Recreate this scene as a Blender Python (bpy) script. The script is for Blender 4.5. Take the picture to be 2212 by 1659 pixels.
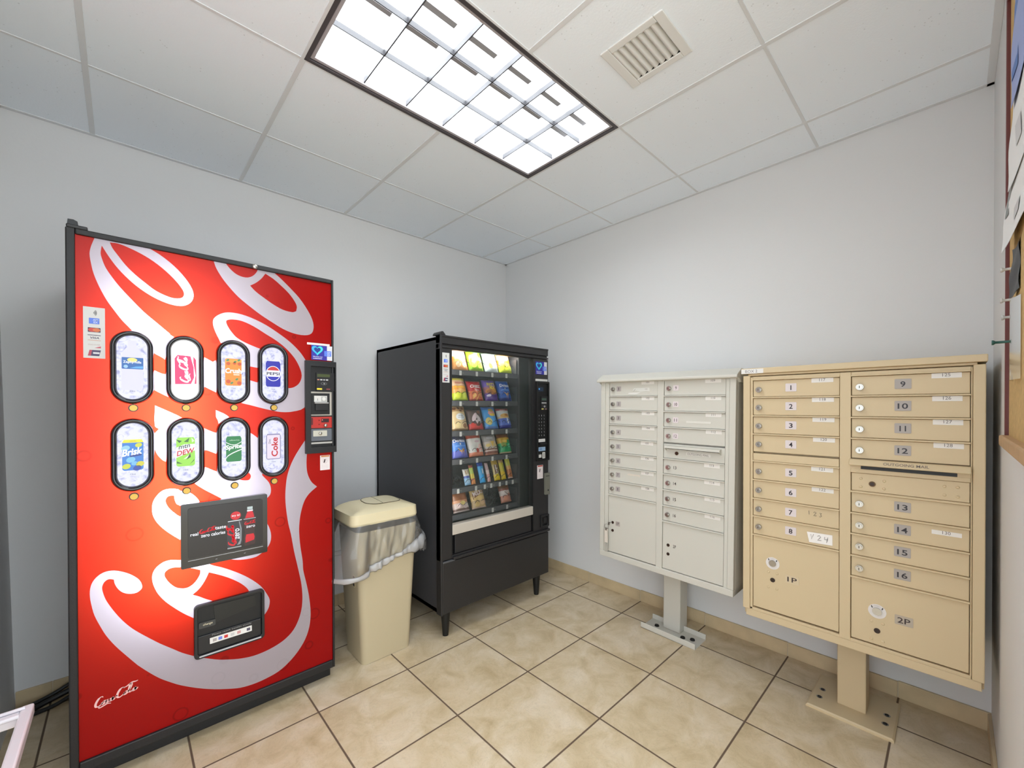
import bpy, math, random
from mathutils import Vector, Matrix, Euler
from mathutils.geometry import tessellate_polygon

for o in list(bpy.data.objects):
    bpy.data.objects.remove(o, do_unlink=True)
SC = bpy.context.scene
COL = SC.collection
PI = math.pi
random.seed(7)

# ------------------------------------------------------------------ camera
IMG_W, IMG_H = 2212.0, 1659.0
CAM = (-2.62591, -2.88206, 1.35364)
YAW, PITCH, ROLL, F_PX, PPY = 0.81759, -0.006, -0.00194, 895.953, 883.854
fw = Vector((math.cos(YAW) * math.cos(PITCH), math.sin(YAW) * math.cos(PITCH), math.sin(PITCH)))
rt = fw.cross(Vector((0, 0, 1))).normalized()
up = rt.cross(fw)
rt2 = rt * math.cos(ROLL) + up * math.sin(ROLL)
up2 = -rt * math.sin(ROLL) + up * math.cos(ROLL)
cam_data = bpy.data.cameras.new('camera')
cam_data.sensor_fit = 'HORIZONTAL'
cam_data.sensor_width = 36.0
cam_data.lens = 36.0 * F_PX / IMG_W
cam_data.shift_y = (PPY - IMG_H / 2) / IMG_W
cam_data.clip_start = 0.01
cam = bpy.data.objects.new('camera', cam_data)
cam.matrix_world = Matrix(((rt2.x, up2.x, -fw.x, CAM[0]), (rt2.y, up2.y, -fw.y, CAM[1]), (rt2.z, up2.z, -fw.z, CAM[2]), (0, 0, 0, 1)))
COL.objects.link(cam)
SC.camera = cam

# ------------------------------------------------------------------ world, view, lamps
FILL_LIGHT = 3.8              # world strength, added as unseen fill light from behind the camera
world = bpy.data.worlds.new('world')
SC.world = world
world.use_nodes = True
world.node_tree.nodes['Background'].inputs[0].default_value = (0.86, 0.94, 1.0, 1)
world.node_tree.nodes['Background'].inputs[1].default_value = FILL_LIGHT
SC.view_settings.view_transform = 'Standard'
SC.view_settings.look = 'None'
SC.view_settings.gamma = 1.0
SC.view_settings.use_curve_mapping = False
SC.view_settings.exposure = 0.13
SC.cycles.use_denoising = True
SC.cycles.max_bounces = 10
SC.cycles.diffuse_bounces = 6
SC.cycles.transparent_max_bounces = 12
SC.cycles.sample_clamp_indirect = 6.0
SC.cycles.caustics_reflective = False
SC.cycles.caustics_refractive = False

LIGHT_PANEL = 9.3        # ceiling troffer lens, emission strength
SODA_TUBE = 10.5           # watts of each backlight strip behind the soda machine graphic
SNACK_TOP = 1.7           # watts of the lamp over the snack shelves
SNACK_SIDE = 0.9

def area_lamp(name, loc, direction, sx, sy, watts, color=(1, 1, 1)):
    l = bpy.data.lights.new(name, 'AREA')
    l.shape = 'RECTANGLE'
    l.size, l.size_y, l.energy, l.color = sx, sy, watts, color
    o = bpy.data.objects.new(name, l)
    o.location = loc
    o.rotation_euler = Vector(direction).to_track_quat('-Z', 'Y').to_euler()
    COL.objects.link(o)
    return o
# fluorescent backlight inside the soda machine door, shining forward through the graphic panel
area_lamp('soda_backlight', (-2.480, -0.600, 1.20), (0, -1, 0), 0.05, 1.15, SODA_TUBE, (0.93, 0.95, 1.0))
# lamps inside the snack machine
area_lamp('snack_lamp', (-0.90, -0.800, 1.715), (0, 0.35, -1), 0.5, 0.03, SNACK_TOP, (1.0, 0.98, 0.92))
area_lamp('snack_side_lamp', (-1.222, -0.835, 1.15), (1, 0.45, 0), 0.02, 0.9, SNACK_SIDE, (1.0, 0.97, 0.92))

# ------------------------------------------------------------------ materials
def lin(c):
    c = c / 255.0
    return c / 12.92 if c <= 0.04045 else ((c + 0.055) / 1.055) ** 2.4
def rgb(r, g, b):
    return (lin(r), lin(g), lin(b), 1.0)
MATS = {}
def M(name, color=(200, 200, 200), rough=0.5, metal=0.0, emit=0.0, coat=0.0, bump=0.0, bscale=80.0, mottle=0.0, mscale=6.0, spec=0.5):
    if name in MATS:
        return MATS[name]
    m = bpy.data.materials.new(name)
    m.use_nodes = True
    nt = m.node_tree
    b = nt.nodes['Principled BSDF']
    c = rgb(*color)
    b.inputs['Base Color'].default_value = c
    b.inputs['Roughness'].default_value = rough
    b.inputs['Metallic'].default_value = metal
    b.inputs['Specular IOR Level'].default_value = spec
    if coat:
        b.inputs['Coat Weight'].default_value = coat
        b.inputs['Coat Roughness'].default_value = 0.08
    if emit:
        b.inputs['Emission Color'].default_value = c
        b.inputs['Emission Strength'].default_value = emit
    if bump or mottle:
        tc = nt.nodes.new('ShaderNodeTexCoord')
        if bump:
            n = nt.nodes.new('ShaderNodeTexNoise')
            n.inputs['Scale'].default_value = bscale
            n.inputs['Detail'].default_value = 4
            nt.links.new(tc.outputs['Object'], n.inputs['Vector'])
            bp = nt.nodes.new('ShaderNodeBump')
            bp.inputs['Strength'].default_value = bump
            bp.inputs['Distance'].default_value = 0.004
            nt.links.new(n.outputs['Fac'], bp.inputs['Height'])
            nt.links.new(bp.outputs['Normal'], b.inputs['Normal'])
        if mottle:
            n2 = nt.nodes.new('ShaderNodeTexNoise')
            n2.inputs['Scale'].default_value = mscale
            n2.inputs['Detail'].default_value = 5
            nt.links.new(tc.outputs['Object'], n2.inputs['Vector'])
            mr = nt.nodes.new('ShaderNodeMapRange')
            mr.inputs['From Min'].default_value = 0.3
            mr.inputs['From Max'].default_value = 0.7
            mr.inputs['To Min'].default_value = 1.0 - mottle
            mr.inputs['To Max'].default_value = 1.0 + mottle
            nt.links.new(n2.outputs['Fac'], mr.inputs['Value'])
            mx = nt.nodes.new('ShaderNodeMix')
            mx.data_type = 'RGBA'
            mx.blend_type = 'MULTIPLY'
            mx.inputs[0].default_value = 1.0
            mx.inputs[6].default_value = c
            nt.links.new(mr.outputs['Result'], mx.inputs[7])
            nt.links.new(mx.outputs[2], b.inputs['Base Color'])
    MATS[name] = m
    return m

def flat(r, g, b, rough=0.45):
    return M('print_%d_%d_%d' % (r, g, b), (r, g, b), rough)
def glow(r, g, b, e):
    m = M('lit_print_%d_%d_%d_%d' % (r, g, b, int(e * 100)), (r, g, b), 0.3, emit=e)
    m.node_tree.nodes['Principled BSDF'].inputs['Base Color'].default_value = tuple(c * 0.25 for c in rgb(r, g, b)[:3]) + (1,)
    return m

def mat_floor():
    m = bpy.data.materials.new('floor_tile')
    m.use_nodes = True
    nt = m.node_tree; L = nt.links
    b = nt.nodes['Principled BSDF']
    tc = nt.nodes.new('ShaderNodeTexCoord')
    sep = nt.nodes.new('ShaderNodeSeparateXYZ')
    L.new(tc.outputs['Object'], sep.inputs[0])
    TF, OX, OY, GW = 0.43791, 0.24883, 0.9571, 0.0075
    def math_(op, a, bb=None, c=None):
        n = nt.nodes.new('ShaderNodeMath'); n.operation = op
        for i, v in enumerate((a, bb, c)):
            if v is None: continue
            if isinstance(v, (int, float)): n.inputs[i].default_value = v
            else: L.new(v, n.inputs[i])
        return n.outputs[0]
    cells, dists = [], []
    for ax, off in (('X', OX), ('Y', OY)):
        t = math_('DIVIDE', math_('ADD', sep.outputs[ax], off), TF)
        cells.append(math_('FLOOR', t))
        fr = math_('FRACT', t)
        dists.append(math_('MULTIPLY', math_('MINIMUM', fr, math_('SUBTRACT', 1.0, fr)), TF))
    dist = math_('MINIMUM', dists[0], dists[1])
    mr = nt.nodes.new('ShaderNodeMapRange')
    L.new(dist, mr.inputs['Value'])
    mr.inputs['From Min'].default_value = GW * 0.35
    mr.inputs['From Max'].default_value = GW * 0.62
    # per tile offset so that each tile has its own clouding
    comb = nt.nodes.new('ShaderNodeCombineXYZ')
    L.new(cells[0], comb.inputs[0]); L.new(cells[1], comb.inputs[1])
    wn = nt.nodes.new('ShaderNodeTexWhiteNoise'); wn.noise_dimensions = '3D'
    L.new(comb.outputs[0], wn.inputs['Vector'])
    vm = nt.nodes.new('ShaderNodeVectorMath'); vm.operation = 'MULTIPLY_ADD'
    L.new(wn.outputs['Color'], vm.inputs[0]); vm.inputs[1].default_value = (9, 9, 9)
    L.new(tc.outputs['Object'], vm.inputs[2])
    n1 = nt.nodes.new('ShaderNodeTexNoise'); n1.inputs['Scale'].default_value = 7; n1.inputs['Detail'].default_value = 7; n1.inputs['Roughness'].default_value = 0.62; n1.inputs['Distortion'].default_value = 0.6
    L.new(vm.outputs[0], n1.inputs['Vector'])
    cr = nt.nodes.new('ShaderNodeValToRGB')
    L.new(n1.outputs['Fac'], cr.inputs[0])
    e = cr.color_ramp.elements
    e[0].position = 0.30; e[0].color = rgb(183, 162, 126)
    e[1].position = 0.68; e[1].color = rgb(217, 201, 176)
    k = e.new(0.48); k.color = rgb(203, 184, 151)
    n2 = nt.nodes.new('ShaderNodeTexNoise'); n2.inputs['Scale'].default_value = 22; n2.inputs['Detail'].default_value = 6; n2.inputs['Distortion'].default_value = 2.2
    L.new(vm.outputs[0], n2.inputs['Vector'])
    vein = nt.nodes.new('ShaderNodeMapRange')
    L.new(math_('ABSOLUTE', math_('SUBTRACT', n2.outputs['Fac'], 0.5)), vein.inputs['Value'])
    vein.inputs['From Min'].default_value = 0.0; vein.inputs['From Max'].default_value = 0.03
    vein.inputs['To Min'].default_value = 0.90; vein.inputs['To Max'].default_value = 1.0
    mx = nt.nodes.new('ShaderNodeMix'); mx.data_type = 'RGBA'; mx.blend_type = 'MULTIPLY'; mx.inputs[0].default_value = 1.0
    L.new(cr.outputs[0], mx.inputs[6]); L.new(vein.outputs['Result'], mx.inputs[7])
    mg = nt.nodes.new('ShaderNodeMix'); mg.data_type = 'RGBA'
    L.new(mr.outputs['Result'], mg.inputs[0])
    mg.inputs[6].default_value = rgb(98, 80, 64)
    L.new(mx.outputs[2], mg.inputs[7])
    L.new(mg.outputs[2], b.inputs['Base Color'])
    rr = nt.nodes.new('ShaderNodeMapRange')
    L.new(mr.outputs['Result'], rr.inputs['Value'])
    rr.inputs['To Min'].default_value = 0.85; rr.inputs['To Max'].default_value = 0.38
    L.new(rr.outputs['Result'], b.inputs['Roughness'])
    bp = nt.nodes.new('ShaderNodeBump'); bp.inputs['Strength'].default_value = 0.5; bp.inputs['Distance'].default_value = 0.002
    L.new(mr.outputs['Result'], bp.inputs['Height']); L.new(bp.outputs['Normal'], b.inputs['Normal'])
    return m

def mat_ceiling():
    m = bpy.data.materials.new('ceiling_tile')
    m.use_nodes = True
    nt = m.node_tree; L = nt.links
    b = nt.nodes['Principled BSDF']
    b.inputs['Roughness'].default_value = 0.9
    tc = nt.nodes.new('ShaderNodeTexCoord')
    v = nt.nodes.new('ShaderNodeTexVoronoi'); v.inputs['Scale'].default_value = 55
    L.new(tc.outputs['Object'], v.inputs['Vector'])
    n = nt.nodes.new('ShaderNodeTexNoise'); n.inputs['Scale'].default_value = 130; n.inputs['Detail'].default_value = 3
    L.new(tc.outputs['Object'], n.inputs['Vector'])
    n3 = nt.nodes.new('ShaderNodeTexNoise'); n3.inputs['Scale'].default_value = 14
    L.new(tc.outputs['Object'], n3.inputs['Vector'])
    mr = nt.nodes.new('ShaderNodeMapRange')
    L.new(v.outputs['Distance'], mr.inputs['Value'])
    mr.inputs['From Min'].default_value = 0.05; mr.inputs['From Max'].default_value = 0.16
    mr.inputs['To Min'].default_value = 0.72
    sel = nt.nodes.new('ShaderNodeMath'); sel.operation = 'GREATER_THAN'; sel.inputs[1].default_value = 0.56
    L.new(n3.outputs['Fac'], sel.inputs[0])
    mx = nt.nodes.new('ShaderNodeMix'); mx.data_type = 'RGBA'; mx.blend_type = 'MULTIPLY'
    L.new(sel.outputs[0], mx.inputs[0])
    mx.inputs[6].default_value = rgb(240, 247, 255)
    L.new(mr.outputs['Result'], mx.inputs[7])
    L.new(mx.outputs[2], b.inputs['Base Color'])
    bp = nt.nodes.new('ShaderNodeBump'); bp.inputs['Strength'].default_value = 0.25; bp.inputs['Distance'].default_value = 0.002
    L.new(n.outputs['Fac'], bp.inputs['Height']); L.new(bp.outputs['Normal'], b.inputs['Normal'])
    return m

def mat_panel(name, base, trans, fac, drops):
    """Backlit translucent plastic with a printed picture of water drops."""
    m = bpy.data.materials.new(name)
    m.use_nodes = True
    nt = m.node_tree; L = nt.links
    b = nt.nodes['Principled BSDF']
    b.inputs['Roughness'].default_value = 0.22
    b.inputs['Specular IOR Level'].default_value = 0.35
    out = nt.nodes['Material Output']
    tr = nt.nodes.new('ShaderNodeBsdfTranslucent')
    mix = nt.nodes.new('ShaderNodeMixShader'); mix.inputs[0].default_value = fac
    L.new(b.outputs[0], mix.inputs[1]); L.new(tr.outputs[0], mix.inputs[2]); L.new(mix.outputs[0], out.inputs['Surface'])
    tc = nt.nodes.new('ShaderNodeTexCoord')
    v = nt.nodes.new('ShaderNodeTexVoronoi'); v.inputs['Scale'].default_value = 8.0; v.inputs['Randomness'].default_value = 1.0
    L.new(tc.outputs['Object'], v.inputs['Vector'])
    # drop outline: a thin ring whose radius comes from the cell's own random value
    sp = nt.nodes.new('ShaderNodeSeparateColor'); L.new(v.outputs['Color'], sp.inputs[0])
    rad = nt.nodes.new('ShaderNodeMapRange'); L.new(sp.outputs[0], rad.inputs['Value'])
    rad.inputs['To Min'].default_value = 0.02; rad.inputs['To Max'].default_value = 0.24
    df = nt.nodes.new('ShaderNodeMath'); df.operation = 'SUBTRACT'
    L.new(v.outputs['Distance'], df.inputs[0]); L.new(rad.outputs['Result'], df.inputs[1])
    ab = nt.nodes.new('ShaderNodeMath'); ab.operation = 'ABSOLUTE'; L.new(df.outputs[0], ab.inputs[0])
    mr = nt.nodes.new('ShaderNodeMapRange'); L.new(ab.outputs[0], mr.inputs['Value'])
    mr.inputs['From Max'].default_value = 0.035
    mr.inputs['To Min'].default_value = 1.0 - drops; mr.inputs['To Max'].default_value = 1.0
    for col, sock in ((base, b.inputs['Base Color']), (trans, tr.inputs['Color'])):
        mx = nt.nodes.new('ShaderNodeMix'); mx.data_type = 'RGBA'; mx.blend_type = 'MULTIPLY'; mx.inputs[0].default_value = 1.0
        mx.inputs[6].default_value = col
        L.new(mr.outputs['Result'], mx.inputs[7]); L.new(mx.outputs[2], sock)
    return m

def mat_ice(name, emit):
    """Backlit picture of crushed ice."""
    m = bpy.data.materials.new(name)
    m.use_nodes = True
    nt = m.node_tree; L = nt.links
    b = nt.nodes['Principled BSDF']; b.inputs['Roughness'].default_value = 0.25
    tc = nt.nodes.new('ShaderNodeTexCoord')
    n = nt.nodes.new('ShaderNodeTexNoise'); n.inputs['Scale'].default_value = 45; n.inputs['Detail'].default_value = 3; n.inputs['Distortion'].default_value = 1.6
    L.new(tc.outputs['Object'], n.inputs['Vector'])
    v = nt.nodes.new('ShaderNodeTexVoronoi'); v.inputs['Scale'].default_value = 60
    L.new(tc.outputs['Object'], v.inputs['Vector'])
    ad = nt.nodes.new('ShaderNodeMath'); ad.operation = 'MULTIPLY_ADD'
    L.new(v.outputs['Distance'], ad.inputs[0]); ad.inputs[1].default_value = 0.35; L.new(n.outputs['Fac'], ad.inputs[2])
    cr = nt.nodes.new('ShaderNodeValToRGB'); L.new(ad.outputs[0], cr.inputs[0])
    e = cr.color_ramp.elements
    e[0].position = 0.42; e[0].color = rgb(146, 148, 205)
    e[1].position = 0.72; e[1].color = rgb(236, 236, 255)
    k = e.new(0.56); k.color = rgb(200, 202, 236)
    L.new(cr.outputs[0], b.inputs['Emission Color']); b.inputs['Base Color'].default_value = (.16, .16, .2, 1)
    b.inputs['Emission Strength'].default_value = emit
    return m

def mat_thin(name, color, alpha, rough, spec=0.5, trans=0.0):
    """Clear film or pane: mostly see-through with a glossy surface."""
    m = bpy.data.materials.new(name)
    m.use_nodes = True
    nt = m.node_tree; L = nt.links
    out = nt.nodes['Material Output']
    b = nt.nodes['Principled BSDF']
    b.inputs['Base Color'].default_value = rgb(*color); b.inputs['Roughness'].default_value = rough; b.inputs['Specular IOR Level'].default_value = spec
    t = nt.nodes.new('ShaderNodeBsdfTransparent')
    body = b
    if trans:
        tl = nt.nodes.new('ShaderNodeBsdfTranslucent'); tl.inputs[0].default_value = rgb(*color)
        m2 = nt.nodes.new('ShaderNodeMixShader'); m2.inputs[0].default_value = trans
        L.new(b.outputs[0], m2.inputs[1]); L.new(tl.outputs[0], m2.inputs[2]); body = m2
    mix = nt.nodes.new('ShaderNodeMixShader'); mix.inputs[0].default_value = alpha
    L.new(t.outputs[0], mix.inputs[1]); L.new(body.outputs[0], mix.inputs[2])
    g = nt.nodes.new('ShaderNodeBsdfGlossy'); g.inputs['Roughness'].default_value = rough
    fr = nt.nodes.new('ShaderNodeFresnel'); fr.inputs[0].default_value = 1.45
    mf = nt.nodes.new('ShaderNodeMixShader')
    L.new(fr.outputs[0], mf.inputs[0]); L.new(mix.outputs[0], mf.inputs[1]); L.new(g.outputs[0], mf.inputs[2])
    L.new(mf.outputs[0], out.inputs['Surface'])
    return m

FLOOR_M = mat_floor()
CEIL_M = mat_ceiling()
WALL_M = M('wall_paint', (219, 219, 219), 0.85, bump=0.12, bscale=60)
GRID_M = M('ceiling_grid_metal', (219, 221, 224), 0.6)
TILE_BASE = M('baseboard_tile', (196, 176, 141), 0.45, mottle=0.12, mscale=9)
GROUT = M('baseboard_grout', (205, 192, 168), 0.85)
BLACK = M('black_painted_steel', (24, 23, 24), 0.5, bump=0.15, bscale=260)
BLACKGLOSS = M('glossy_black_plastic', (14, 12, 16), 0.16, coat=0.4)
SATIN = M('satin_black_plastic', (24, 24, 26), 0.38)
DARK = M('deep_black_plastic', (8, 8, 8), 0.5)
DKGREY = M('dark_grey_plastic', (58, 58, 56), 0.45)
SNACKBLACK = M('snack_machine_black', (37, 36, 37), 0.42, bump=0.2, bscale=300)
INTERIOR = M('snack_interior_grey', (74, 74, 76), 0.6)
TRAY = M('tray_metal', (92, 94, 98), 0.42, metal=0.3)
WIRE = M('coil_wire', (60, 60, 64), 0.3, metal=0.8)
SILVER = M('brushed_aluminium', (206, 198, 186), 0.42, metal=0.25)
CHROME = M('nickel', (176, 172, 165), 0.25, metal=0.9)
BRASS = M('brass_keyhole', (92, 66, 36), 0.4, metal=0.5)
GREYBOX = M('grey_powder_coat', (199, 196, 186), 0.5)
BEIGEBOX = M('beige_powder_coat', (204, 184, 148), 0.5)
BINPLASTIC = M('bin_beige_plastic', (186, 172, 142), 0.48)
LIDPLASTIC = M('bin_lid_plastic', (216, 203, 168), 0.45)
WHITEPAPER = flat(226, 224, 220)
INK = flat(40, 38, 44)
WHITEMETAL = M('white_gloss_enamel', (232, 230, 236), 0.22, coat=0.3)
GOLD = M('gold_button', (200, 160, 70), 0.35, metal=0.35)
RED_M = mat_panel('red_backlit_plastic', rgb(196, 12, 20), rgb(255, 66, 34), 0.55, 0.28)
WHT_M = mat_panel('white_backlit_plastic', rgb(214, 200, 204), rgb(240, 232, 250), 0.55, 0.05)
ICE_M = mat_ice('ice_picture', 0.72)
GLASS_M = mat_thin('display_glass', (180, 200, 195), 0.035, 0.02)
FILM_M = mat_thin('clear_bag_film', (250, 250, 252), 0.17, 0.10, trans=0.5)
HEM_M = mat_thin('bunched_bag_film', (252, 252, 254), 0.62, 0.15, trans=0.5)

# ------------------------------------------------------------------ mesh builder
_text_cache = {}
def text_geo(s, bold):
    key = (s, bold)
    if key not in _text_cache:
        cu = bpy.data.curves.new('t', 'FONT')
        cu.body = s
        cu.size = 1.0
        cu.resolution_u = 3
        cu.offset = bold
        cu.align_x = 'LEFT'
        ob = bpy.data.objects.new('t', cu)
        me = bpy.data.meshes.new_from_object(ob)
        vs = [(v.co.x, v.co.y) for v in me.vertices]
        fs = [tuple(p.vertices) for p in me.polygons]
        bpy.data.objects.remove(ob); bpy.data.meshes.remove(me); bpy.data.curves.remove(cu)
        if vs:
            x0 = min(v[0] for v in vs); x1 = max(v[0] for v in vs)
            y0 = min(v[1] for v in vs); y1 = max(v[1] for v in vs)
        else:
            x0 = x1 = y0 = y1 = 0
        _text_cache[key] = (vs, fs, x0, x1, y0, y1)
    return _text_cache[key]

def smooth_loop(pts, n=4):
    out = []
    N = len(pts)
    P = [Vector(p) for p in pts]
    def corner(i):
        a = P[i] - P[i - 1]; b = P[(i + 1) % N] - P[i]
        if a.length < 1e-6 or b.length < 1e-6: return True
        return a.angle(b) > 1.0
    cs = [corner(i) for i in range(N)]
    for i in range(N):
        p0, p1, p2, p3 = P[i - 1], P[i], P[(i + 1) % N], P[(i + 2) % N]
        d = (p2 - p1).length
        t1 = Vector((0, 0)) if cs[i] else (p2 - p0).normalized() * d
        t2 = Vector((0, 0)) if cs[(i + 1) % N] else (p3 - p1).normalized() * d
        if cs[i]: t1 = (p2 - p1) * 0.9
        if cs[(i + 1) % N]: t2 = (p2 - p1) * 0.9
        for k in range(n):
            s = k / n
            h = (2 * s**3 - 3 * s**2 + 1) * p1 + (s**3 - 2 * s**2 + s) * t1 + (-2 * s**3 + 3 * s**2) * p2 + (s**3 - s**2) * t2
            out.append((h.x, h.y))
    return out

def rrect(x0, x1, z0, z1, r, n=6):
    r = min(r, (x1 - x0) / 2 - 1e-5, (z1 - z0) / 2 - 1e-5)
    pts = []
    for cx, cz, a0 in ((x1 - r, z0 + r, -90), (x1 - r, z1 - r, 0), (x0 + r, z1 - r, 90), (x0 + r, z0 + r, 180)):
        for k in range(n + 1):
            a = math.radians(a0 + 90 * k / n)
            pts.append((cx + r * math.cos(a), cz + r * math.sin(a)))
    return pts
def ellipse(cx, cz, rx, rz, n=24, rot=0.0):
    c, s = math.cos(rot), math.sin(rot)
    return [(cx + rx * math.cos(2 * PI * k / n) * c - rz * math.sin(2 * PI * k / n) * s,
             cz + rx * math.cos(2 * PI * k / n) * s + rz * math.sin(2 * PI * k / n) * c) for k in range(n)]

class MB:
    def __init__(self):
        self.v, self.f, self.m, self.mats, self.sm = [], [], [], [], []
    def mi(self, mat):
        if mat not in self.mats: self.mats.append(mat)
        return self.mats.index(mat)
    def add(self, vs, fs, mat, smooth=False):
        o = len(self.v); k = self.mi(mat)
        self.v += [tuple(p) for p in vs]
        for f in fs:
            self.f.append(tuple(i + o for i in f)); self.m.append(k); self.sm.append(smooth)
        return self
    def box(self, x0, x1, y0, y1, z0, z1, mat):
        v = [(x, y, z) for x in (x0, x1) for y in (y0, y1) for z in (z0, z1)]
        return self.add(v, [(0, 1, 3, 2), (4, 6, 7, 5), (0, 4, 5, 1), (2, 3, 7, 6), (0, 2, 6, 4), (1, 5, 7, 3)], mat)
    def poly(self, loops, y, mat):
        """Filled outline in the x-z plane at depth y, facing -y; extra loops are holes."""
        L3 = [[Vector((p[0], p[1], 0)) for p in l] for l in loops]
        tris = tessellate_polygon(L3)
        flatp = [p for l in loops for p in l]
        fs = []
        for t in tris:
            a, b, c = (flatp[i] for i in t)
            if (b[0] - a[0]) * (c[1] - a[1]) - (b[1] - a[1]) * (c[0] - a[0]) < 0: t = (t[0], t[2], t[1])
            fs.append(tuple(t))
        return self.add([(p[0], y, p[1]) for p in flatp], fs, mat)
    def prism(self, loop, y0, y1, mat, mat_side=None):
        """Outline in x-z extruded from y0 (front) to y1."""
        self.poly([loop], y0, mat)
        n = len(loop)
        v = [(p[0], y0, p[1]) for p in loop] + [(p[0], y1, p[1]) for p in loop]
        self.add(v, [(i, n + i, n + (i + 1) % n, (i + 1) % n) for i in range(n)], mat_side or mat)
        return self.add([(p[0], y1, p[1]) for p in loop], [tuple(range(n))], mat_side or mat)
    def ring(self, lo, li, y0, y1, mat):
        """Frame: same-length outer and inner loops, extruded y0 -> y1."""
        n = len(lo)
        v = [(p[0], y, p[1]) for y in (y0, y1) for l in (lo, li) for p in l]
        fs = []
        for i in range(n):
            j = (i + 1) % n
            fs += [(i, j, n + j, n + i), (2 * n + i, 3 * n + i, 3 * n + j, 2 * n + j),
                   (i, 2 * n + i, 2 * n + j, j), (n + i, n + j, 3 * n + j, 3 * n + i)]
        return self.add(v, fs, mat)
    def frustum(self, loop0, z0, loop1, z1, mat, cap0=True, cap1=True, smooth=False):
        """Loft between two x-y loops at heights z0 and z1."""
        n = len(loop0)
        v = [(p[0], p[1], z0) for p in loop0] + [(p[0], p[1], z1) for p in loop1]
        self.add(v, [(i, (i + 1) % n, n + (i + 1) % n, n + i) for i in range(n)], mat, smooth)
        if cap0: self.add([(p[0], p[1], z0) for p in loop0], [tuple(reversed(range(n)))], mat)
        if cap1: self.add([(p[0], p[1], z1) for p in loop1], [tuple(range(n))], mat)
        return self
    def tube(self, pts, r, mat, seg=8, closed=False, cap=True):
        P = [Vector(p) for p in pts]; n = len(P)
        R = r if isinstance(r, (list, tuple)) else [r] * n
        rings = []
        ref = None
        for i in range(n):
            t = (P[(i + 1) % n] - P[i - 1]) if closed else (P[min(i + 1, n - 1)] - P[max(i - 1, 0)])
            t.normalize()
            if ref is None:
                ref = t.orthogonal().normalized()
            ref = (ref - t * ref.dot(t))
            if ref.length < 1e-6: ref = t.orthogonal()
            ref.normalize()
            bi = t.cross(ref)
            rings.append([P[i] + (ref * math.cos(2 * PI * k / seg) + bi * math.sin(2 * PI * k / seg)) * R[i] for k in range(seg)])
        v = [q for rg in rings for q in rg]
        fs = []
        for i in range(n if closed else n - 1):
            for k in range(seg):
                a, b = i * seg, ((i + 1) % n) * seg
                fs.append((a + k, a + (k + 1) % seg, b + (k + 1) % seg, b + k))
        self.add(v, fs, mat, True)
        if cap and not closed:
            self.add(rings[0], [tuple(reversed(range(seg)))], mat); self.add(rings[-1], [tuple(range(seg))], mat)
        return self
    def disc(self, cx, cz, r, y0, y1, mat, n=20, rx=None):
        return self.prism(ellipse(cx, cz, rx or r, r, n), y0, y1, mat)
    def dome(self, cx, cz, r, y0, h, mat, n=18):
        """Button that bulges towards -y."""
        prof = [(1.0, 0.0), (0.98, 0.45), (0.85, 0.8), (0.55, 0.97), (0.0, 1.0)]
        v = []
        for a, b in prof:
            for k in range(n):
                v.append((cx + r * a * math.cos(2 * PI * k / n), y0 - h * b, cz + r * a * math.sin(2 * PI * k / n)))
        fs = []
        for i in range(len(prof) - 1):
            for k in range(n):
                fs.append((i * n + k, i * n + (k + 1) % n, (i + 1) * n + (k + 1) % n, (i + 1) * n + k))
        return self.add(v, fs, mat, True)
    def text(self, s, cx, cz, h, y, mat, bold=0.0, w=None, rot=0.0, slant=0.0, place=None, arc=0.0):
        """Lettering centred on (cx, cz): h is the height of the drawn glyphs, w (optional) forces the width."""
        vs, fs, x0, x1, y0, y1 = text_geo(s, bold)
        if not vs: return self
        k = h / (y1 - y0)
        kx = k if w is None else w / (x1 - x0)
        c, sn = math.cos(rot), math.sin(rot)
        out = []
        for a, b in vs:
            px = (a - (x0 + x1) / 2) * kx; pz = (b - (y0 + y1) / 2) * k
            px += slant * pz
            pz += arc * px * px
            q = (cx + px * c - pz * sn, cz + px * sn + pz * c)
            out.append(place(*q) if place else (q[0], y, q[1]))
        return self.add(out, fs, mat)
    def build(self, name, parent=None, bevel=0.0, seg=2, smooth=False):
        me = bpy.data.meshes.new(name)
        me.from_pydata(self.v, [], self.f)
        for mt in self.mats: me.materials.append(mt)
        for p, k, s in zip(me.polygons, self.m, self.sm):
            p.material_index = k
            p.use_smooth = s or smooth
        me.update()
        o = bpy.data.objects.new(name, me)
        COL.objects.link(o)
        if parent: o.parent = parent
        if bevel:
            b = o.modifiers.new('bevel', 'BEVEL'); b.width = bevel; b.segments = seg; b.limit_method = 'ANGLE'; b.angle_limit = 0.6
        return o

def tag(o, label, cat, group=None):
    o['label'] = label; o['category'] = cat
    if group: o['group'] = group
    return o
def thing(name, label, cat, loc=(0, 0, 0), rot=(0, 0, 0), group=None):
    o = bpy.data.objects.new(name, None)
    o.empty_display_size = 0.05
    COL.objects.link(o)
    o.location = loc; o.rotation_euler = rot
    return tag(o, label, cat, group)
def struct(o):
    o['kind'] = 'structure'
    return o
def dup_tree(o, parent=None):
    c = o.copy(); COL.objects.link(c)
    if parent: c.parent = parent
    for ch in list(o.children): dup_tree(ch, c)
    return c
def B1(*a):
    return MB().box(*a)
def look(o, label):
    o['label'] = label
    return o

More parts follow.
